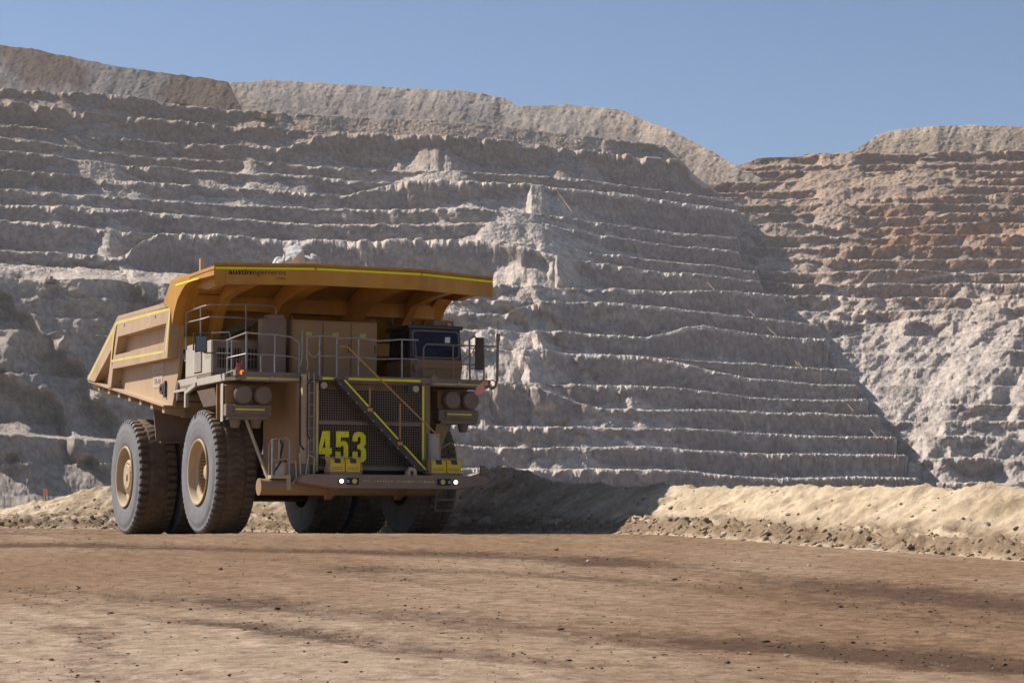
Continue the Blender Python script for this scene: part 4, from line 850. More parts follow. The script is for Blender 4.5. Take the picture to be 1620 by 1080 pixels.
# ---- the diagonal stair in front of the grille
A0, A1 = Vector((-1.16, 0, 4.55)), Vector((1.52, 0, 1.86)); dA = (A1 - A0)
st = MB()
for y0, y1 in ((4.86, 4.90), (4.46, 4.50)):
    st.prism([(A0.x - 0.20, y0, A0.z), (A0.x + 0.16, y0, A0.z), (A1.x + 0.16, y0, A1.z), (A1.x - 0.20, y0, A1.z)], [(A0.x - 0.20, y1, A0.z), (A0.x + 0.16, y1, A0.z), (A1.x + 0.16, y1, A1.z), (A1.x - 0.20, y1, A1.z)])
stair = part(st, 'stair', 'darksteel')
for k in range(10):
    p = A0 + dA * ((k + 0.6) / 10.2); b = MB(); b.box(p.x - 0.16, p.x + 0.10, 4.502, 4.858, p.z - 0.02, p.z + 0.02); part(b, 'stair_tread', 'darksteel', stair)
    b = MB(); b.box(p.x - 0.165, p.x - 0.14, 4.901, 4.905, p.z - 0.03, p.z - 0.005); part(b, 'bolt_head', 'white', stair)
for a, c in ((0.015, 0.30), (0.36, 0.65), (0.72, 0.985)):
    p, q = A0 + dA * a, A0 + dA * c; b = MB(); b.prism([(p.x + 0.07, 4.9005, p.z), (p.x + 0.135, 4.9005, p.z), (q.x + 0.135, 4.9005, q.z), (q.x + 0.07, 4.9005, q.z)], [(p.x + 0.07, 4.904, p.z), (p.x + 0.135, 4.904, p.z), (q.x + 0.135, 4.904, q.z), (q.x + 0.07, 4.904, q.z)]); part(b, 'yellow_tape', 'yellow', stair)
b = MB(); b.tube([(-1.10, 4.75, 5.50), (-0.90, 4.80, 5.50), (2.02, 4.88, 2.88), (2.03, 4.88, 2.30)], 0.024, 8); hr = part(b, 'stair_handrail', 'orange', stair)
for px_, a, c in ((585, 4.30, 3.70), (633, 3.86, 2.72)):
    x = bp(px_, 650, 1, 4.88)[0]; b = MB(); b.tube([(x, 4.88, a), (x, 4.88, c)], 0.02, 6); b.box(x - 0.08, x + 0.07, 4.86, 4.93, c - 0.10, c); part(b, 'handrail_post', 'orange', stair)
# ladder
b = MB()
for x in (-2.0, -1.84): b.tube([(x, 4.56, 1.76), (x, 4.56, 4.72)], 0.02, 6)
for k in range(8): z = 2.05 + k * 0.345; b.tube([(-2.0, 4.56, z), (-1.84, 4.56, z)], 0.02, 6)
part(b, 'ladder', 'steel')
b = MB(); b.box(-2.17, -2.03, 4.30, 4.50, 1.76, 4.68); part(b, 'ladder_post', 'rim', bevel=0.015)
b = MB(); b.tube([(-2.22, 4.45, 4.60), (-2.26, 4.52, 4.3), (-2.24, 4.5, 2.6), (-2.12, 4.52, 2.45)], 0.028, 6); b.tube([(-1.96, 4.60, 4.5), (-2.06, 4.6, 4.35), (-2.05, 4.6, 2.9), (-1.98, 4.6, 2.75)], 0.02, 6); part(b, 'hose', 'black')
# access platform beside the bumper
b = MB(); b.box(-3.20, -2.60, 4.36, 4.74, 1.60, 1.70); b.box(-2.72, -2.60, 4.62, 4.74, 1.28, 1.60); pf = part(b, 'access_platform', 'rim')
b = MB(); b.tube([(-3.16, 4.72, 1.70), (-3.16, 4.72, 2.74), (-2.72, 4.72, 2.78), (-2.64, 4.72, 2.70), (-2.64, 4.72, 1.70)], 0.026, 6); b.tube([(-3.16, 4.72, 2.12), (-2.64, 4.72, 2.17)], 0.02, 6); b.tube([(-2.95, 4.72, 2.76), (-2.95, 4.72, 2.12)], 0.018, 6); b.tube([(-3.16, 4.72, 2.74), (-3.16, 4.40, 2.6), (-3.16, 4.40, 1.70)], 0.02, 6); part(b, 'platform_rail', 'steel', pf)
b = MB(); b.box(-2.98, -2.76, 4.46, 4.66, 1.702, 2.05); part(b, 'valve_box', 'grey', pf, bevel=0.01)
b = MB(); b.tube([(-3.1, 4.6, 1.75), (-2.95, 4.7, 2.0), (-2.85, 4.68, 2.15), (-2.7, 4.66, 2.1)], 0.03, 6); b.tube([(-2.85, 4.5, 2.2), (-2.75, 4.45, 2.6), (-2.9, 4.42, 2.8)], 0.03, 6); part(b, 'hose', 'black', pf)
b = MB(); b.tube([(-2.58, 4.74, 2.10), (-2.46, 4.76, 2.10), (-2.44, 4.78, 1.62), (-2.56, 4.78, 1.45)], 0.022, 6); b.tube([(-2.18, 4.86, 1.74), (-2.10, 4.86, 2.30)], 0.02, 6); b.tube([(-2.30, 4.8, 1.5), (-2.36, 4.8, 2.35)], 0.022, 6); b.tube([(-1.95, 4.9, 1.74), (-1.92, 4.9, 2.2), (-2.1, 4.86, 2.3)], 0.018, 6); part(b, 'grab_rail', 'rim')
b = MB(); b.box(-2.55, -1.95, 4.2, 4.55, 1.58, 2.05); part(b, 'step_box', 'brown')
b = MB(); b.box(0.95, 1.05, 4.8, 5.0, 1.732, 1.86); b.box(1.15, 1.25, 4.8, 5.0, 1.732, 1.86); b.hexa([(0.98, 4.82, 1.86), (1.26, 4.82, 1.86), (1.26, 4.98, 1.86), (0.98, 4.98, 1.86), (1.05, 4.84, 1.98), (1.22, 4.84, 1.94), (1.22, 4.95, 1.94), (1.05, 4.95, 1.98)]); part(b, 'stair_hinge', 'rim', bumper)
b = MB(); b.tube([(2.28, 4.2, 1.76), (2.3, 4.3, 2.55), (2.45, 4.7, 2.72), (2.52, 5.0, 2.68), (2.55, 5.05, 2.24)], 0.022, 6); part(b, 'grab_rail', 'rim')

# ---- grid box, cabinets
b = MB(); b.box(-4.13, -2.12, -0.87, 1.80, 4.83, 5.82); gb = part(b, 'grid_box', 'grey', bevel=0.015)
b = MB(); b.box(-4.13, -2.12, -0.87, 1.80, 4.602, 4.828); part(b, 'grid_box_base', 'brown', gb)
b = MB(); b.yz([(0.06, 4.92), (0.86, 4.90), (0.86, 5.62), (0.06, 5.62)], -4.136, -4.131); part(b, 'vent', 'darksteel', gb)
b = MB()
for k in range(11):
    z = 4.94 + k * 0.062; b.prism([(-4.165, 0.07, z), (-4.165, 0.85, z - 0.005), (-4.137, 0.85, z + 0.03), (-4.137, 0.07, z + 0.035)], [(-4.165, 0.07, z + 0.014), (-4.165, 0.85, z + 0.009), (-4.137, 0.85, z + 0.044), (-4.137, 0.07, z + 0.049)])
part(b, 'louvre', 'grey', gb)
put_text('453', 'lettering', (-4.137, 1.15, 5.28), (0, 1, 0), (0, 0, 1), 0.5, 0.17, 'label', gb)
b = MB(); b.box(-4.10, -2.14, 1.802, 1.85, 4.84, 5.80); part(b, 'grid_front', 'brown', gb)
for x0, x1 in ((-3.95, -3.22), (-3.05, -2.25)):
    b = MB(); b.box(x0, x1, 1.852, 1.86, 4.98, 5.58); part(b, 'grid_opening', 'void', gb)
    b = MB()
    for k in range(8): x = x0 + 0.04 + (x1 - x0 - 0.08) * k / 7; b.box(x - 0.012, x + 0.012, 1.862, 1.885, 4.97, 5.59)
    b.box(x0, x1, 1.886, 1.90, 5.24, 5.27); part(b, 'grid_bar', 'brown', gb)
b = MB(); b.box(-2.72, -1.95, 1.95, 2.35, 4.61, 6.48); b.box(-2.55, -2.0, 2.0, 2.35, 6.481, 6.6); part(b, 'control_cabinet', 'brown', bevel=0.015)
b = MB(); b.box(-1.80, 0.92, 1.5, 2.55, 4.61, 6.46); ec = part(b, 'electrical_cabinet', 'tan', bevel=0.015)
for x0, x1 in ((-1.77, -0.88), (-0.84, 0.03), (0.07, 0.89)):
    b = MB(); b.box(x0, x1, 2.552, 2.585, 4.68, 6.40); o = part(b, 'cabinet_door', 'tan', ec, bevel=0.008)
    b = MB(); xm = x0 + (x1 - x0) * (0.52 if x0 < -1 else 0.45); b.box(xm - 0.1, xm + 0.1, 2.586, 2.589, 5.98, 6.10); part(b, 'label_plate', 'label', o)
    b = MB(); b.box(x1 - 0.07, x1 - 0.045, 2.586, 2.61, 5.5, 5.75); part(b, 'door_handle', 'darksteel', o)
for x in (-1.74, 0.85): b = MB(); b.tube([(x - 0.05, 2.4, 6.46), (x - 0.05, 2.4, 6.56), (x + 0.05, 2.4, 6.56), (x + 0.05, 2.4, 6.46)], 0.018, 6); part(b, 'lifting_lug', 'brown', ec)

# ---- railings
def rail(pts, posts, name='railing', r=0.024, mat='steel', mid=0.6, z0=4.60, parent=T):
    b = MB(); b.tube(pts, r, 7)
    if mid: b.tube([(p[0], p[1], z0 + (p[2] - z0) * mid) for p in pts], r * 0.85, 6)
    for x, y, zt in posts: b.tube([(x, y, z0), (x, y, zt)], r, 6)
    return part(b, name, mat, parent)
rail([(-4.05, 3.05, 5.70), (-4.0, 3.35, 5.74), (-3.70, 3.86, 5.88), (-3.3, 3.86, 5.86), (-2.82, 3.86, 5.86), (-2.3, 3.86, 5.80), (-2.04, 3.86, 5.64)], [(-4.04, 3.12, 5.70), (-3.98, 3.35, 5.74), (-3.70, 3.86, 5.88), (-3.25, 3.86, 5.24), (-2.82, 3.86, 5.86), (-2.06, 3.86, 5.62)], mid=0.52)
b = MB(); b.tube([(-1.98, 3.9, 6.0), (-1.99, 3.9, 5.2), (-2.05, 3.95, 4.95), (-2.15, 4.0, 4.92)], 0.024, 6); b.tube([(-1.94, 4.2, 4.6), (-1.96, 4.35, 5.0), (-2.02, 4.42, 5.15), (-2.02, 4.45, 5.78)], 0.024, 6); part(b, 'gate_post', 'steel')
rail([(-2.02, 4.46, 5.76), (-1.64, 4.46, 5.82), (-1.10, 4.46, 5.81)], [(-1.64, 4.46, 5.82), (-1.10, 4.46, 5.80)], mid=None)
rail([(-1.64, 4.44, 5.22), (-1.10, 4.44, 5.24)], [], mid=None, r=0.02)
rail([(-1.08, 4.47, 5.76), (-0.4, 4.47, 5.80), (0.23, 4.47, 5.73), (0.95, 4.47, 5.80), (1.5, 4.47, 5.80)], [(-0.42, 4.47, 5.78), (0.97, 4.47, 5.78)], mid=0.52)
b = MB(); b.tube([(-2.0, 4.46, 5.35), (-1.92, 4.46, 5.22), (-1.8, 4.46, 5.18), (-1.7, 4.46, 5.25), (-1.64, 4.46, 5.36)], 0.014, 5); part(b, 'chain', 'rope')
rail([(1.90, 3.92, 4.62), (1.90, 3.92, 5.62), (2.0, 3.92, 5.74), (2.9, 3.92, 5.74), (4.30, 3.92, 5.74)], [(2.87, 3.92, 5.74)], mid=None, mat='brown')
rail([(2.0, 3.90, 5.15), (3.8, 3.90, 5.16)], [], mid=None, r=0.018, mat='brown')
b = MB(); pts = [bp(295, 494, 0, -4.15), bp(318, 485.5, 0, -4.15)]; yy_ = pts[1][1] + 0.3
pts += [bp(333, 481.5, 1, yy_), bp(389, 481.5, 1, yy_), bp(430, 483.5, 1, yy_), bp(436.5, 488, 1, yy_), bp(437.5, 545, 1, yy_)]; b.tube(pts, 0.024, 7)
for (px_, a, c) in ((294.5, 494, 553), (317.5, 485.5, 548), (389, 481.5, 545)):
    pl_ = (0, -4.15) if px_ < 320 else (1, yy_); b.tube([bp(px_, a, *pl_), bp(px_, c, *pl_)], 0.022, 6)
b.tube([bp(294, 510.5, 0, -4.15), bp(318, 505, 0, -4.15), bp(331, 501, 1, yy_), bp(372, 502, 1, yy_), bp(437, 508, 1, yy_)], 0.022, 6); part(b, 'railing', 'steel')
b = MB(); b.tube([bp(298, 498, 0, -2.6), bp(398, 500, 1, -0.6), bp(400, 540, 1, -0.6)], 0.018, 6); part(b, 'railing', 'brown')
# sunlit-side mirror, horn, beacon and turn lamp
mx0 = bp(318.5, 543.5, 1, 2.3)
b = MB(); b.box(mx0[0] - 0.19, mx0[0] + 0.19, 2.26, 2.30, mx0[2] - 0.25, mx0[2] + 0.25); mir = part(b, 'mirror', 'darksteel', bevel=0.015)
b = MB(); b.box(mx0[0] - 0.16, mx0[0] + 0.16, 2.301, 2.306, mx0[2] - 0.22, mx0[2] + 0.22); part(b, 'mirror_glass', 'mirror', mir)
b = MB(); b.tube([(mx0[0] - 0.22, 2.24, mx0[2] - 0.2), (mx0[0] - 0.22, 2.24, mx0[2] + 0.30), (mx0[0] + 0.3, 2.3, mx0[2] + 0.32), (-3.98, 3.1, mx0[2] + 0.30), (-3.98, 3.35, 5.6)], 0.026, 6); b.tube([(mx0[0] + 0.1, 2.24, mx0[2] - 0.26), (-3.98, 3.3, mx0[2] - 0.35)], 0.022, 6); part(b, 'mirror_arm', 'darksteel', mir)
b = MB(); b.box(-4.02, -3.70, 3.60, 3.86, 4.62, 4.80); bl = part(b, 'lamp_box', 'brown')
b = MB(); b.disc_z(-3.88, 3.72, 0.10, 4.80, 4.87, 14); b.disc_z(-3.88, 3.72, 0.075, 4.87, 5.0, 14, r2=0.06); part(b, 'beacon', 'red', bl)
b = MB(); b.tube([(-3.97, 3.72, 4.86), (-3.96, 3.72, 5.06), (-3.80, 3.72, 5.06), (-3.79, 3.72, 4.86)], 0.009, 5); part(b, 'beacon_guard', 'steel', bl)
b = MB(); b.disc_y(-3.83, 4.71, 0.065, 3.862, 3.90, 14); part(b, 'turn_lamp', 'amber', bl)
b = MB(); b.tube([(-4.1, 3.2, 4.72), (-3.9, 3.7, 4.82)], 0.02, 6); part(b, 'lamp_strut', 'grey', bl)

# ---- cab
b = MB(); b.hexa([(1.95, 1.0, 4.61), (3.55, 1.0, 4.61), (3.55, 2.86, 4.61), (1.95, 2.86, 4.61), (1.90, 0.95, 5.08), (3.62, 0.95, 5.08), (3.62, 2.90, 5.08), (1.90, 2.90, 5.08)]); b.box(1.88, 3.62, 0.95, 2.92, 5.082, 5.36); cab = part(b, 'cab', 'tan', bevel=0.01)
b = MB()
b.hexa([(1.88, 1.1, 5.362), (3.60, 1.1, 5.362), (3.60, 2.90, 5.362), (1.88, 2.90, 5.362), (1.90, 1.15, 6.30), (3.57, 1.15, 6.30), (3.57, 2.80, 6.30), (1.90, 2.80, 6.30)]); part(b, 'cab_upper', 'cab', cab)
b = MB(); b.box(1.80, 3.64, 1.05, 2.92, 6.302, 6.42); part(b, 'cab_roof', 'cab', cab, bevel=0.015)
def scr(x, z, off): t = (z - 5.362) / (6.30 - 5.362); return (x, 2.90 - 0.10 * t + off, z)
def rrect(x0, x1, z0, z1, r, n=4):
    o = []
    for cx_, cz_, a0 in ((x1 - r, z1 - r, 0), (x0 + r, z1 - r, 90), (x0 + r, z0 + r, 180), (x1 - r, z0 + r, 270)):
        for k in range(n + 1): a = math.radians(a0 + 90 * k / n); o.append((cx_ + r * math.cos(a), cz_ + r * math.sin(a)))
    return o
b = MB(); q = rrect(1.99, 3.50, 5.43, 6.24, 0.10); b.prism([scr(x, z, 0.002) for x, z in q], [scr(x, z, 0.014) for x, z in q]); part(b, 'windscreen', 'glass', cab)
b = MB(); q1 = rrect(1.96, 3.53, 5.40, 6.27, 0.12); q2 = rrect(2.0, 3.49, 5.44, 6.23, 0.10)
for k in range(len(q1)):
    k2 = (k + 1) % len(q1); l = [q1[k], q1[k2], q2[k2], q2[k]]; b.prism([scr(x, z, 0.015) for x, z in l], [scr(x, z, 0.03) for x, z in l])
part(b, 'windscreen_seal', 'brown', cab)
b = MB(); b.prism([scr(3.05, 5.90, 0.016), scr(3.22, 5.90, 0.016), scr(3.24, 6.08, 0.016), scr(3.07, 6.07, 0.016)], [scr(3.05, 5.90, 0.018), scr(3.22, 5.90, 0.018), scr(3.24, 6.08, 0.018), scr(3.07, 6.07, 0.018)]); part(b, 'sticker', 'white', cab)
b = MB(); b.tube([scr(2.9, 5.42, 0.035), scr(2.55, 6.1, 0.03)], 0.012, 5); part(b, 'wiper', 'black', cab)
b = MB(); b.box(1.872, 1.878, 1.9, 2.72, 5.45, 6.22); part(b, 'side_window', 'glass', cab)
b = MB(); b.box(1.872, 1.878, 1.2, 1.8, 5.45, 6.22); part(b, 'side_window', 'glass', cab)
b = MB(); b.box(2.78, 3.48, 1.9, 2.6, 6.421, 6.62); part(b, 'air_conditioner', 'tan', cab, bevel=0.03)
b = MB(); b.box(3.2, 3.32, 2.62, 2.72, 6.421, 6.52); part(b, 'roof_lamp', 'flag', cab)
for x, y in ((2.15, 2.5), (2.0, 1.4)): b = MB(); b.disc_z(x, y, 0.05, 6.421, 6.56, 10); part(b, 'roof_lamp', 'darksteel', cab)
b = MB(); b.tube([(2.0, 1.2, 6.42), (1.98, 1.1, 7.0)], 0.008, 4); part(b, 'aerial', 'rope', cab)
b = MB(); b.box(1.96, 2.14, 2.93, 3.05, 5.0, 5.2); b.tube([(2.05, 3.0, 4.6), (2.05, 3.0, 5.0)], 0.03, 6); b.tube([(2.05, 3.0, 5.2), (2.0, 3.0, 5.9), (2.1, 3.0, 5.94)], 0.02, 6); part(b, 'spot_lamp', 'brown')
for x0, x1 in ((2.25, 2.72), (2.75, 3.2)): b = MB(); b.box(x0, x1, 2.905, 2.925, 4.66, 5.04); part(b, 'cab_panel', 'tan', cab)
# shaded-side mirror and pole
b = MB(); b.box(3.58, 3.86, 3.96, 4.02, 5.00, 6.00); m2 = part(b, 'mirror', 'darksteel', bevel=0.02)
b = MB(); b.tube([(3.42, 3.96, 4.60), (3.40, 3.96, 5.92), (3.55, 3.97, 6.02), (3.60, 3.98, 6.0)], 0.03, 6); b.tube([(3.86, 3.99, 6.0), (3.88, 3.99, 4.60)], 0.026, 6); b.tube([(3.42, 3.96, 5.65), (3.88, 3.98, 5.65)], 0.02, 6); b.tube([(3.42, 3.96, 5.02), (3.88, 3.98, 5.1)], 0.02, 6); b.tube([(3.35, 3.6, 5.3), (3.5, 3.9, 5.5), (3.58, 3.98, 5.7)], 0.014, 5); part(b, 'mirror_arm', 'brown', m2)
b = MB(); b.tube([(4.36, 3.95, 5.95), (4.34, 3.95, 4.70), (4.28, 3.95, 4.52), (4.15, 3.95, 4.46)], 0.04, 7); b.tube([(4.36, 3.95, 6.1), (4.37, 3.95, 6.55)], 0.012, 5); b.box(4.32, 4.42, 3.91, 3.99, 5.92, 6.14); b.tube([(4.36, 3.95, 5.74), (3.86, 3.95, 5.74)], 0.02, 6); part(b, 'guide_pole', 'brown')
b = MB(); n = 16; b.tube([(4.16 + 0.12 * math.cos(2 * math.pi * k / n), 3.97, 4.56 + 0.14 * math.sin(2 * math.pi * k / n)) for k in range(n + 1)], 0.02, 5); part(b, 'guard_ring', 'brown')
b = MB(); b.box(3.9, 4.02, 3.951, 3.99, 4.53, 4.66); part(b, 'marker_lamp', 'flag', deckL)
b = MB(); b.tube([(3.0, 3.9, 4.46), (3.2, 3.8, 4.40), (3.5, 3.85, 4.44), (3.8, 3.8, 4.38), (4.0, 3.9, 4.45)], 0.02, 5); part(b, 'hose', 'black')

# ------------------------------------------------------------------ loose rock, small things
def rock_mesh(name, seed, mat, sub=2, rough=0.28, squash=(1, 1, 0.75)):
    r = random.Random(seed); bm = bmesh.new(); bmesh.ops.create_icosphere(bm, subdivisions=sub, radius=1.0)
    planes = [(Vector((r.gauss(0, 1), r.gauss(0, 1), r.gauss(0, 1))).normalized(), r.uniform(0.42, 0.85)) for _ in range(12)]
    for v in bm.verts:
        for n, d in planes:
            k = v.co.dot(n)
            if k > d: v.co -= n * (k - d)
        v.co += Vector((r.uniform(-1, 1), r.uniform(-1, 1), r.uniform(-1, 1))) * rough * 0.25
        v.co = Vector((v.co.x * squash[0], v.co.y * squash[1], v.co.z * squash[2]))
    me = bpy.data.meshes.new(name); bm.to_mesh(me); bm.free(); me.materials.append(mat); return me
M['palerock'] = material('pale_ore', (0.44, 0.425, 0.415), (0.60, 0.58, 0.57), 5, 0.9, bump=0.02, bscale=8)
M['ore'] = material('ore_load', (0.30, 0.275, 0.25), (0.42, 0.39, 0.36), 3, 0.95, bump=0.05, bscale=5)
M['clod'] = material('dark_clod', (0.085, 0.056, 0.04), (0.15, 0.10, 0.07), 9, 0.95, bump=0.01, bscale=30)
M['stone'] = material('pale_stone', (0.42, 0.37, 0.31), (0.55, 0.49, 0.42), 9, 0.9, bump=0.01, bscale=20)
M['bermclod'] = material('berm_clod', (0.25, 0.18, 0.12), (0.36, 0.27, 0.18), 6, 0.95, bump=0.02, bscale=18)
# the load in the truck body: a heap that rises just behind the canopy
n1, n2 = 60, 90
lx = np.linspace(-4.12, 4.12, n1); ly = np.linspace(-10.6, -1.0, n2); LXg, LYg = np.meshgrid(lx, ly)
fl_z = 4.2 + (-2.2 - LYg) * 0.143
hz = np.maximum(8.58 - 0.55 * np.hypot((LXg - 0.6) * 1.0, np.minimum(LYg + 2.2, 0) * 1.25) - 0.5 * np.maximum(LYg + 2.2, 0), fl_z + 0.15)
hz = np.minimum(hz, 7.1 + np.maximum(0, 4.1 - np.abs(LXg)) * 0.6) + 0.10 * fbm(LXg / 0.5, LYg / 0.5, 880, 4)
Pl = np.zeros(LXg.shape + (3,))
for i in range(n2):
    for j in range(n1): Pl[i, j] = to_world(LXg[i, j], LYg[i, j], hz[i, j])
ol = grid_mesh('ore_load', Pl, M['ore'], smooth=False); tag(ol, 'grey broken ore heaped inside the truck body', 'ore', kind='stuff')
LOAD = [((465, 404), 0.30, 'big'), ((452, 411), 0.17, 's'), ((441, 414), 0.18, 's'), ((474, 412), 0.19, 's'), ((487, 412), 0.20, 's'), ((499, 411), 0.18, 's'), ((459, 416), 0.15, 's'), ((480, 416), 0.15, 's'), ((493, 416), 0.16, 's'), ((446, 417), 0.15, 's'), ((470, 401.5), 0.2, 'top')]
for i, ((px_, py_), r_, k_) in enumerate(LOAD):
    p = bp(px_, py_, 1, -2.0 - 0.25 * (i % 3)); w_ = to_world(*p)
    o = bpy.data.objects.new('rock', rock_mesh('rock', 50 + i, M['palerock'], 2, 0.3, (1.15, 1.0, 0.95))); C.objects.link(o)
    o.location = w_; o.scale = (r_ * 1.45,) * 3; o.rotation_euler = (random.random() * 6, random.random() * 6, random.random() * 6)
    if k_ == 'big': tag(o, 'largest pale boulder on top of the load in the truck', 'rock', 'pale rocks on the truck load')
    else: tag(o, 'small pale rock beside the big boulder on the truck load', 'rock', 'pale rocks on the truck load')

# clods and stones lying on the road: the largest are things, the rest gravel
CL = [rock_mesh('earth_clod', 900 + k, M['clod'], 1, 0.7, (1.3, 1.0, 0.55)) for k in range(5)]; ST = [rock_mesh('stone', 940 + k, M['stone'], 1, 0.5, (1.2, 1, 0.6)) for k in range(4)]
def ground_at(px_, py_):
    a, b_ = ray(px_, py_)
    lo, hi = 12.0, 97.0
    ys = np.linspace(lo, hi, 1200); g = road_z(ys * a, ys) - ys * b_
    k = np.where(g > 0)[0]; Y = ys[k[0]] if len(k) else 60.0
    return Vector((a * Y, Y, float(road_z(a * Y, Y))))
SPOTS = [(1035, 1010), (690, 877), (703, 879), (770, 878), (440, 964), (363, 949), (176, 970), (300, 965), (402, 995), (500, 1000), (553, 1008), (590, 1014), (602, 1018), (700, 1002), (740, 1010), (788, 1014), (100, 932), (125, 930), (15, 935), (640, 958), (880, 870), (900, 1045), (952, 1058), (995, 1030), (1150, 1050), (1292, 1066), (1480, 966), (1472, 968), (1580, 992), (1590, 1053), (1496, 1070), (1510, 1074), (1240, 1025), (1090, 918), (1066, 917), (1172, 930), (890, 905), (838, 906), (960, 940), (1400, 1010), (1330, 1035), (1210, 1016), (1050, 1038), (886, 996), (905, 1003), (1210, 890), (1390, 920), (1330, 960), (1450, 1000), (230, 1000), (350, 900), (520, 905), (620, 890), (950, 870)]
for i, (px_, py_) in enumerate(SPOTS):
    p = ground_at(px_, py_); o = bpy.data.objects.new('earth_clod', CL[i % 5]); C.objects.link(o)
    s = (0.017 + 0.03 * random.random() ** 1.8) * (0.6 + p.y / 60); o.scale = (s * 1.3, s, s); o.location = p + Vector((0, 0, s * 0.25)); o.rotation_euler = (0, 0, random.random() * 6.28)
    tag(o, 'dark clod of earth lying on the dirt road', 'clod', 'dark clods on the dirt road')
for i, (px_, py_) in enumerate([(580, 1019), (1240, 884), (1214, 900), (1135, 1041), (1245, 1038), (515, 1068), (1280, 895), (1078, 941), (1447, 1062), (930, 888)]):
    p = ground_at(px_, py_); o = bpy.data.objects.new('stone', ST[i % 4]); C.objects.link(o)
    s = (0.02 + 0.02 * random.random()) * (0.6 + p.y / 60); o.scale = (s, s, s); o.location = p + Vector((0, 0, s * 0.25)); o.rotation_euler = (0, 0, random.random() * 6.28)
    tag(o, 'pale stone lying on the dirt road', 'stone', 'pale stones on the dirt road')
ICO_V, ICO_F = None, None
bm = bmesh.new(); bmesh.ops.create_icosphere(bm, subdivisions=1, radius=1.0); bm.verts.ensure_lookup_table()
ICO_V = np.array([v.co[:] for v in bm.verts]); ICO_F = np.array([[v.index for v in f.verts] for f in bm.faces]); bm.free()
def scatter(name, pos, size, flat, mat, seed):
    r = np.random.default_rng(seed); n = len(pos); k = len(ICO_V)
    V = ICO_V[None] * (1 + r.uniform(-0.38, 0.3, (n, k, 1))); sc = size[:, None, None] * np.stack([r.uniform(0.8, 1.5, n), r.uniform(0.7, 1.2, n), flat * r.uniform(0.7, 1.2, n)], 1)[:, None, :]
    a = r.uniform(0, 6.28, n); V = V * sc; c_, s_ = np.cos(a)[:, None], np.sin(a)[:, None]
    V = np.stack([V[..., 0] * c_ - V[..., 1] * s_, V[..., 0] * s_ + V[..., 1] * c_, V[..., 2]], -1) + pos[:, None, :]
    Fi = (ICO_F[None] + (np.arange(n) * k)[:, None, None]).reshape(-1, 3)
    me = bpy.data.meshes.new(name); me.vertices.add(n * k); me.vertices.foreach_set('co', V.reshape(-1).astype(np.float32))
    me.loops.add(Fi.size); me.loops.foreach_set('vertex_index', Fi.reshape(-1).astype(np.int32)); me.polygons.add(len(Fi)); me.polygons.foreach_set('loop_start', (np.arange(len(Fi)) * 3).astype(np.int32)); me.update(calc_edges=True)
    me.materials.append(mat); o = bpy.data.objects.new(name, me); C.objects.link(o); return o
def surf(P_, i, j): return P_[i, j]
Pr = np.stack([Xg, Yg, Zg], -1); wgt = (0.15 + 1.2 * np.clip(track, 0, 1) + 0.4 * np.clip(patch, 0, 1)) ; wgt = wgt * (Yg ** 2) * sst(96, 84, Yg) * (lat > 0.3)
pr_ = (wgt / wgt.sum()).ravel(); ii = rng.choice(len(pr_), 15000, p=pr_); pos = Pr.reshape(-1, 3)[ii]
tag(scatter('dark_gravel', pos + np.concatenate([rng.normal(0, 0.06, (len(pos), 2)), np.full((len(pos), 1), 0.004)], 1), 0.006 + 0.022 * rng.random(15000) ** 5, 0.45, M['clod'], 1), 'loose dark crumbs of earth strewn over the dirt road', 'gravel', kind='stuff')
ii = rng.choice(len(pr_), 2200, p=(Yg ** 2 * (lat > 0.3) / (Yg ** 2 * (lat > 0.3)).sum()).ravel()); pos = Pr.reshape(-1, 3)[ii]
tag(scatter('pale_gravel', pos + np.array([0, 0, 0.004]), 0.005 + 0.014 * rng.random(2200) ** 4, 0.45, M['stone'], 2), 'loose pale grit strewn over the dirt road', 'gravel', kind='stuff')
# broken clods along the toe and on the face of the berm
ri = rng.integers(0, NP_, 5200); rj = np.clip((np.abs(rng.normal(14, 13, 5200))).astype(int), 2, 44)
pos = Pb[ri, rj]; tag(scatter('berm_clods', pos, 0.02 + 0.085 * rng.random(5200) ** 3, 0.75, M['bermclod'], 3), 'broken brown clods along the foot of the berm', 'clods', kind='stuff')
ri = rng.integers(0, NP_, 1500); rj = rng.integers(46, 106, 1500); pos = Pb[ri, rj]
tag(scatter('berm_lumps', pos, 0.015 + 0.07 * rng.random(1500) ** 3, 0.7, M['bermclod'], 4), 'small lumps of earth stuck on the berm face', 'clods', kind='stuff')
for i, (px_, py_, s) in enumerate(((1385, 862, 0.16), (1563, 828, 0.13), (1538, 827, 0.12), (1148, 845, 0.12), (1172, 857, 0.10), (1575, 801, 0.08))):
    a, b_ = ray(px_, py_); d_ = Pb[..., 0] / Pb[..., 1] - a; e_ = Pb[..., 2] / Pb[..., 1] - b_; m_ = (d_ ** 2 + e_ ** 2); m_[:, 100:] = 1e9; q = np.unravel_index(m_.argmin(), m_.shape)
    o = bpy.data.objects.new('stone', rock_mesh('stone', 970 + i, M['stone'], 2, 0.3, (1.2, 0.8, 0.7))); C.objects.link(o); o.location = Pb[q]; o.scale = (s, s, s); o.rotation_euler = (0.3, 0.2, i)
    tag(o, 'flat pale stone lodged in the berm', 'stone', 'pale stones in the berm')

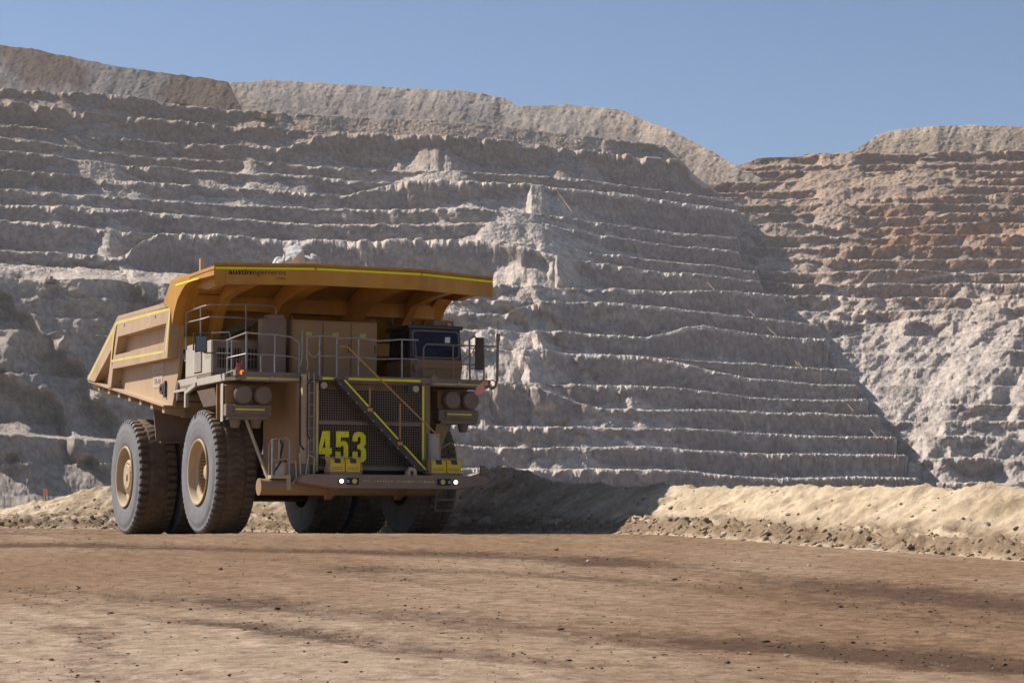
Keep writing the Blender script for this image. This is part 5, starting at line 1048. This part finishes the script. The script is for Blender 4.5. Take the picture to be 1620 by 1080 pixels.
# red marker board on the far end of the berm
a, b_ = ray(73, 789); d_ = np.abs(Pb[..., 0] / Pb[..., 1] - a) + 3 * np.abs(dT - 2.5) * 0.01; q = np.unravel_index(d_.argmin(), d_.shape); mp = Vector(Pb[q])
mk = bpy.data.objects.new('marker_board', None); C.objects.link(mk); mk.location = mp; tag(mk, 'small red marker board standing on the berm behind the rear wheel', 'marker')
b = MB(); b.tube([(0, 0, -0.15), (0, 0, 0.55)], 0.02, 6); b.build('post', M['brown'], mk, flip=False)
b = MB(); b.prism([(-0.09, -0.03, 0.22), (0.10, -0.03, 0.22), (0.07, -0.03, 0.52), (-0.12, -0.03, 0.54)], [(-0.09, -0.022, 0.22), (0.10, -0.022, 0.22), (0.07, -0.022, 0.52), (-0.12, -0.022, 0.54)]); b.build('board', M['flag'], mk, flip=False)

# machines far off on the benches
Pw = place(PX, Yw, zw)
def on_wall(px_, py_):
    j = int(np.argmin(np.abs(pxm - px_))); y_ = 844 - F_PX * zw[:, j] / Yw[:, j]
    k = np.where(np.abs(y_ - py_) < 8)[0]; k = k[np.argmin(np.abs(y_[k] - py_))] if len(k) else int(np.argmin(np.abs(y_ - py_)))
    return Vector(Pw[k, j])
M['machine'] = material('machine_yellow', (0.60, 0.36, 0.06), (0.50, 0.31, 0.09), 0.6, 0.6); M['mdark'] = material('machine_dark', (0.10, 0.075, 0.06), rough=0.7); M['mbrown'] = material('machine_brown', (0.26, 0.17, 0.11), (0.20, 0.14, 0.10), 0.4, 0.7)
def machine(name, at, L, label, cat):
    o = bpy.data.objects.new(name, None); C.objects.link(o); o.location = at; tag(o, label, cat); s = L / 14.0
    def pb(nm, f, m_): b = MB(); f(b); b.v = [(x * s, y * s, z * s) for x, y, z in b.v]; return b.build(nm, M[m_], o, flip=False)
    for y in (-3, 3): pb('crawler_track', lambda b: b.xz([(-6, -1.5), (6, -1.5), (6.6, -0.2), (5.6, 1.2), (-5.6, 1.2), (-6.6, -0.2)], y - 0.9, y + 0.9), 'mdark')
    pb('house', lambda b: b.box(-1, 7, -3.4, 3.4, 1.3, 5.4), 'mbrown'); pb('cab', lambda b: b.box(-6.2, -1.02, -3.2, 3.2, 1.3, 4.6), 'machine')
    pb('roof_unit', lambda b: b.box(-0.4, 2.6, -1.5, 1.5, 5.42, 9.0), 'mdark'); pb('boom', lambda b: b.prism([(-3.2, -0.6, 4.62), (-1.8, -0.6, 4.62), (-5.0, -0.6, 8.0), (-6.2, -0.6, 7.6)], [(-3.2, 0.6, 4.62), (-1.8, 0.6, 4.62), (-5.0, 0.6, 8.0), (-6.2, 0.6, 7.6)]), 'mdark')
    return o
machine('mining_shovel', on_wall(424, 187) + Vector((0, -1, 1.2)), 14, 'small yellow and brown shovel working on the highest bench above the truck', 'shovel')
machine('excavator', on_wall(29, 441) + Vector((0, -1, 0.6)), 5, 'tiny yellow excavator on the rubble ledge at the foot of the dark bench faces', 'excavator')
machine('loader', on_wall(80, 449) + Vector((0, -1, 0.6)), 7.5, 'tiny orange machine at the edge of the pale rubble spill', 'loader')
machine('drill_rig', on_wall(290, 157) + Vector((0, -1, 0.8)), 7, 'tiny yellow machine below the grey and brown waste dump', 'drill rig')

# orange cables hung down the stepped wall, with their poles
M['cable'] = material('orange_cable', (0.42, 0.24, 0.15), rough=0.8)
def wall_pt(px_, py_, off=5.0):
    i = int(np.argmin(np.abs(pxm - px_))); sl = slice(max(0, i - 7), i + 8); y_ = 844 - F_PX * zw[:, sl] / Yw[:, sl]; k = np.abs(y_ - py_) < 7
    Y = (Yw[:, sl][k].min() if k.any() else wall_at(px_, py_)) - off * 0.4; a, b_ = ray(px_, py_); return Vector((a * Y, Y, b_ * Y))
CAB = [([(1180, 487), (1195, 500), (1212, 516), (1228, 530), (1242, 543), (1250, 556), (1256, 568), (1262, 578), (1270, 587), (1282, 592), (1298, 591)], 'long orange cable sagging down the stepped wall to a pole'),
       ([(1233, 528), (1246, 543), (1252, 556), (1260, 570), (1268, 580), (1282, 588), (1298, 589)], 'orange cable running beside the longer cable to the same pole'),
       ([(1342, 640), (1350, 650), (1362, 662), (1376, 678), (1388, 692), (1402, 708)], 'orange cable hanging steeply over the lowest benches near the nose'),
       ([(1325, 648), (1336, 664), (1342, 680)], 'short orange cable hanging to the side of the steep lowest cable'),
       ([(1110, 434), (1118, 446), (1130, 458), (1145, 462), (1160, 461)], 'short orange cable sagging below the ramp to a pole'),
       ([(880, 300), (892, 318), (905, 335), (920, 347), (935, 354)], 'faint orange cable lying down the upper benches')]
for pts, lab in CAB:
    b = MB(); b.tube([wall_pt(*p) for p in pts], 0.2, 5); tag(b.build('power_cable', M['cable'], None, flip=False), lab, 'cable')
for px_, py0, py1, lab in ((1299, 612, 588, 'thin pole on the bench where two orange cables end'), (1421, 742, 718, 'thin pole on the lowest bench near the nose of the wall'), (1160, 475, 459, 'thin pole below the ramp at the end of a short cable')):
    p0 = wall_pt(px_, py0, 5.5); p1 = Vector((p0.x, p0.y, p0.z + (py0 - py1) / F_PX * p0.y)); b = MB(); b.tube([p0 - Vector((0, 0, 2)), p1], 0.22, 5); tag(b.build('cable_pole', M['cable'], None, flip=False), lab, 'pole')

# ------------------------------------------------------------------ the hazy air of the pit
b = MB(); b.box(-9000, 9000, -900, 14000, -75, 620); hz_ = b.build('haze', M['void'], None, flip=False); hz_.data.materials.clear()
hm = bpy.data.materials.new('haze'); hm.use_nodes = True; hm.node_tree.nodes.clear()
pv = hm.node_tree.nodes.new('ShaderNodeVolumePrincipled'); pv.inputs['Color'].default_value = (0.95, 0.94, 0.96, 1); pv.inputs['Density'].default_value = 0.000042; pv.inputs['Anisotropy'].default_value = 0.2
om = hm.node_tree.nodes.new('ShaderNodeOutputMaterial'); hm.node_tree.links.new(pv.outputs[0], om.inputs['Volume']); hz_.data.materials.append(hm)
tag(hz_, 'thin pale dust haze hanging in the air of the pit', 'haze', kind='stuff')
for o in bpy.data.objects:
    if o.name.split('.')[0] in ('bolt_ring', 'grille_mesh', 'louvre', 'grid_bar', 'worn_lettering', 'chain'): o['kind'] = 'stuff'
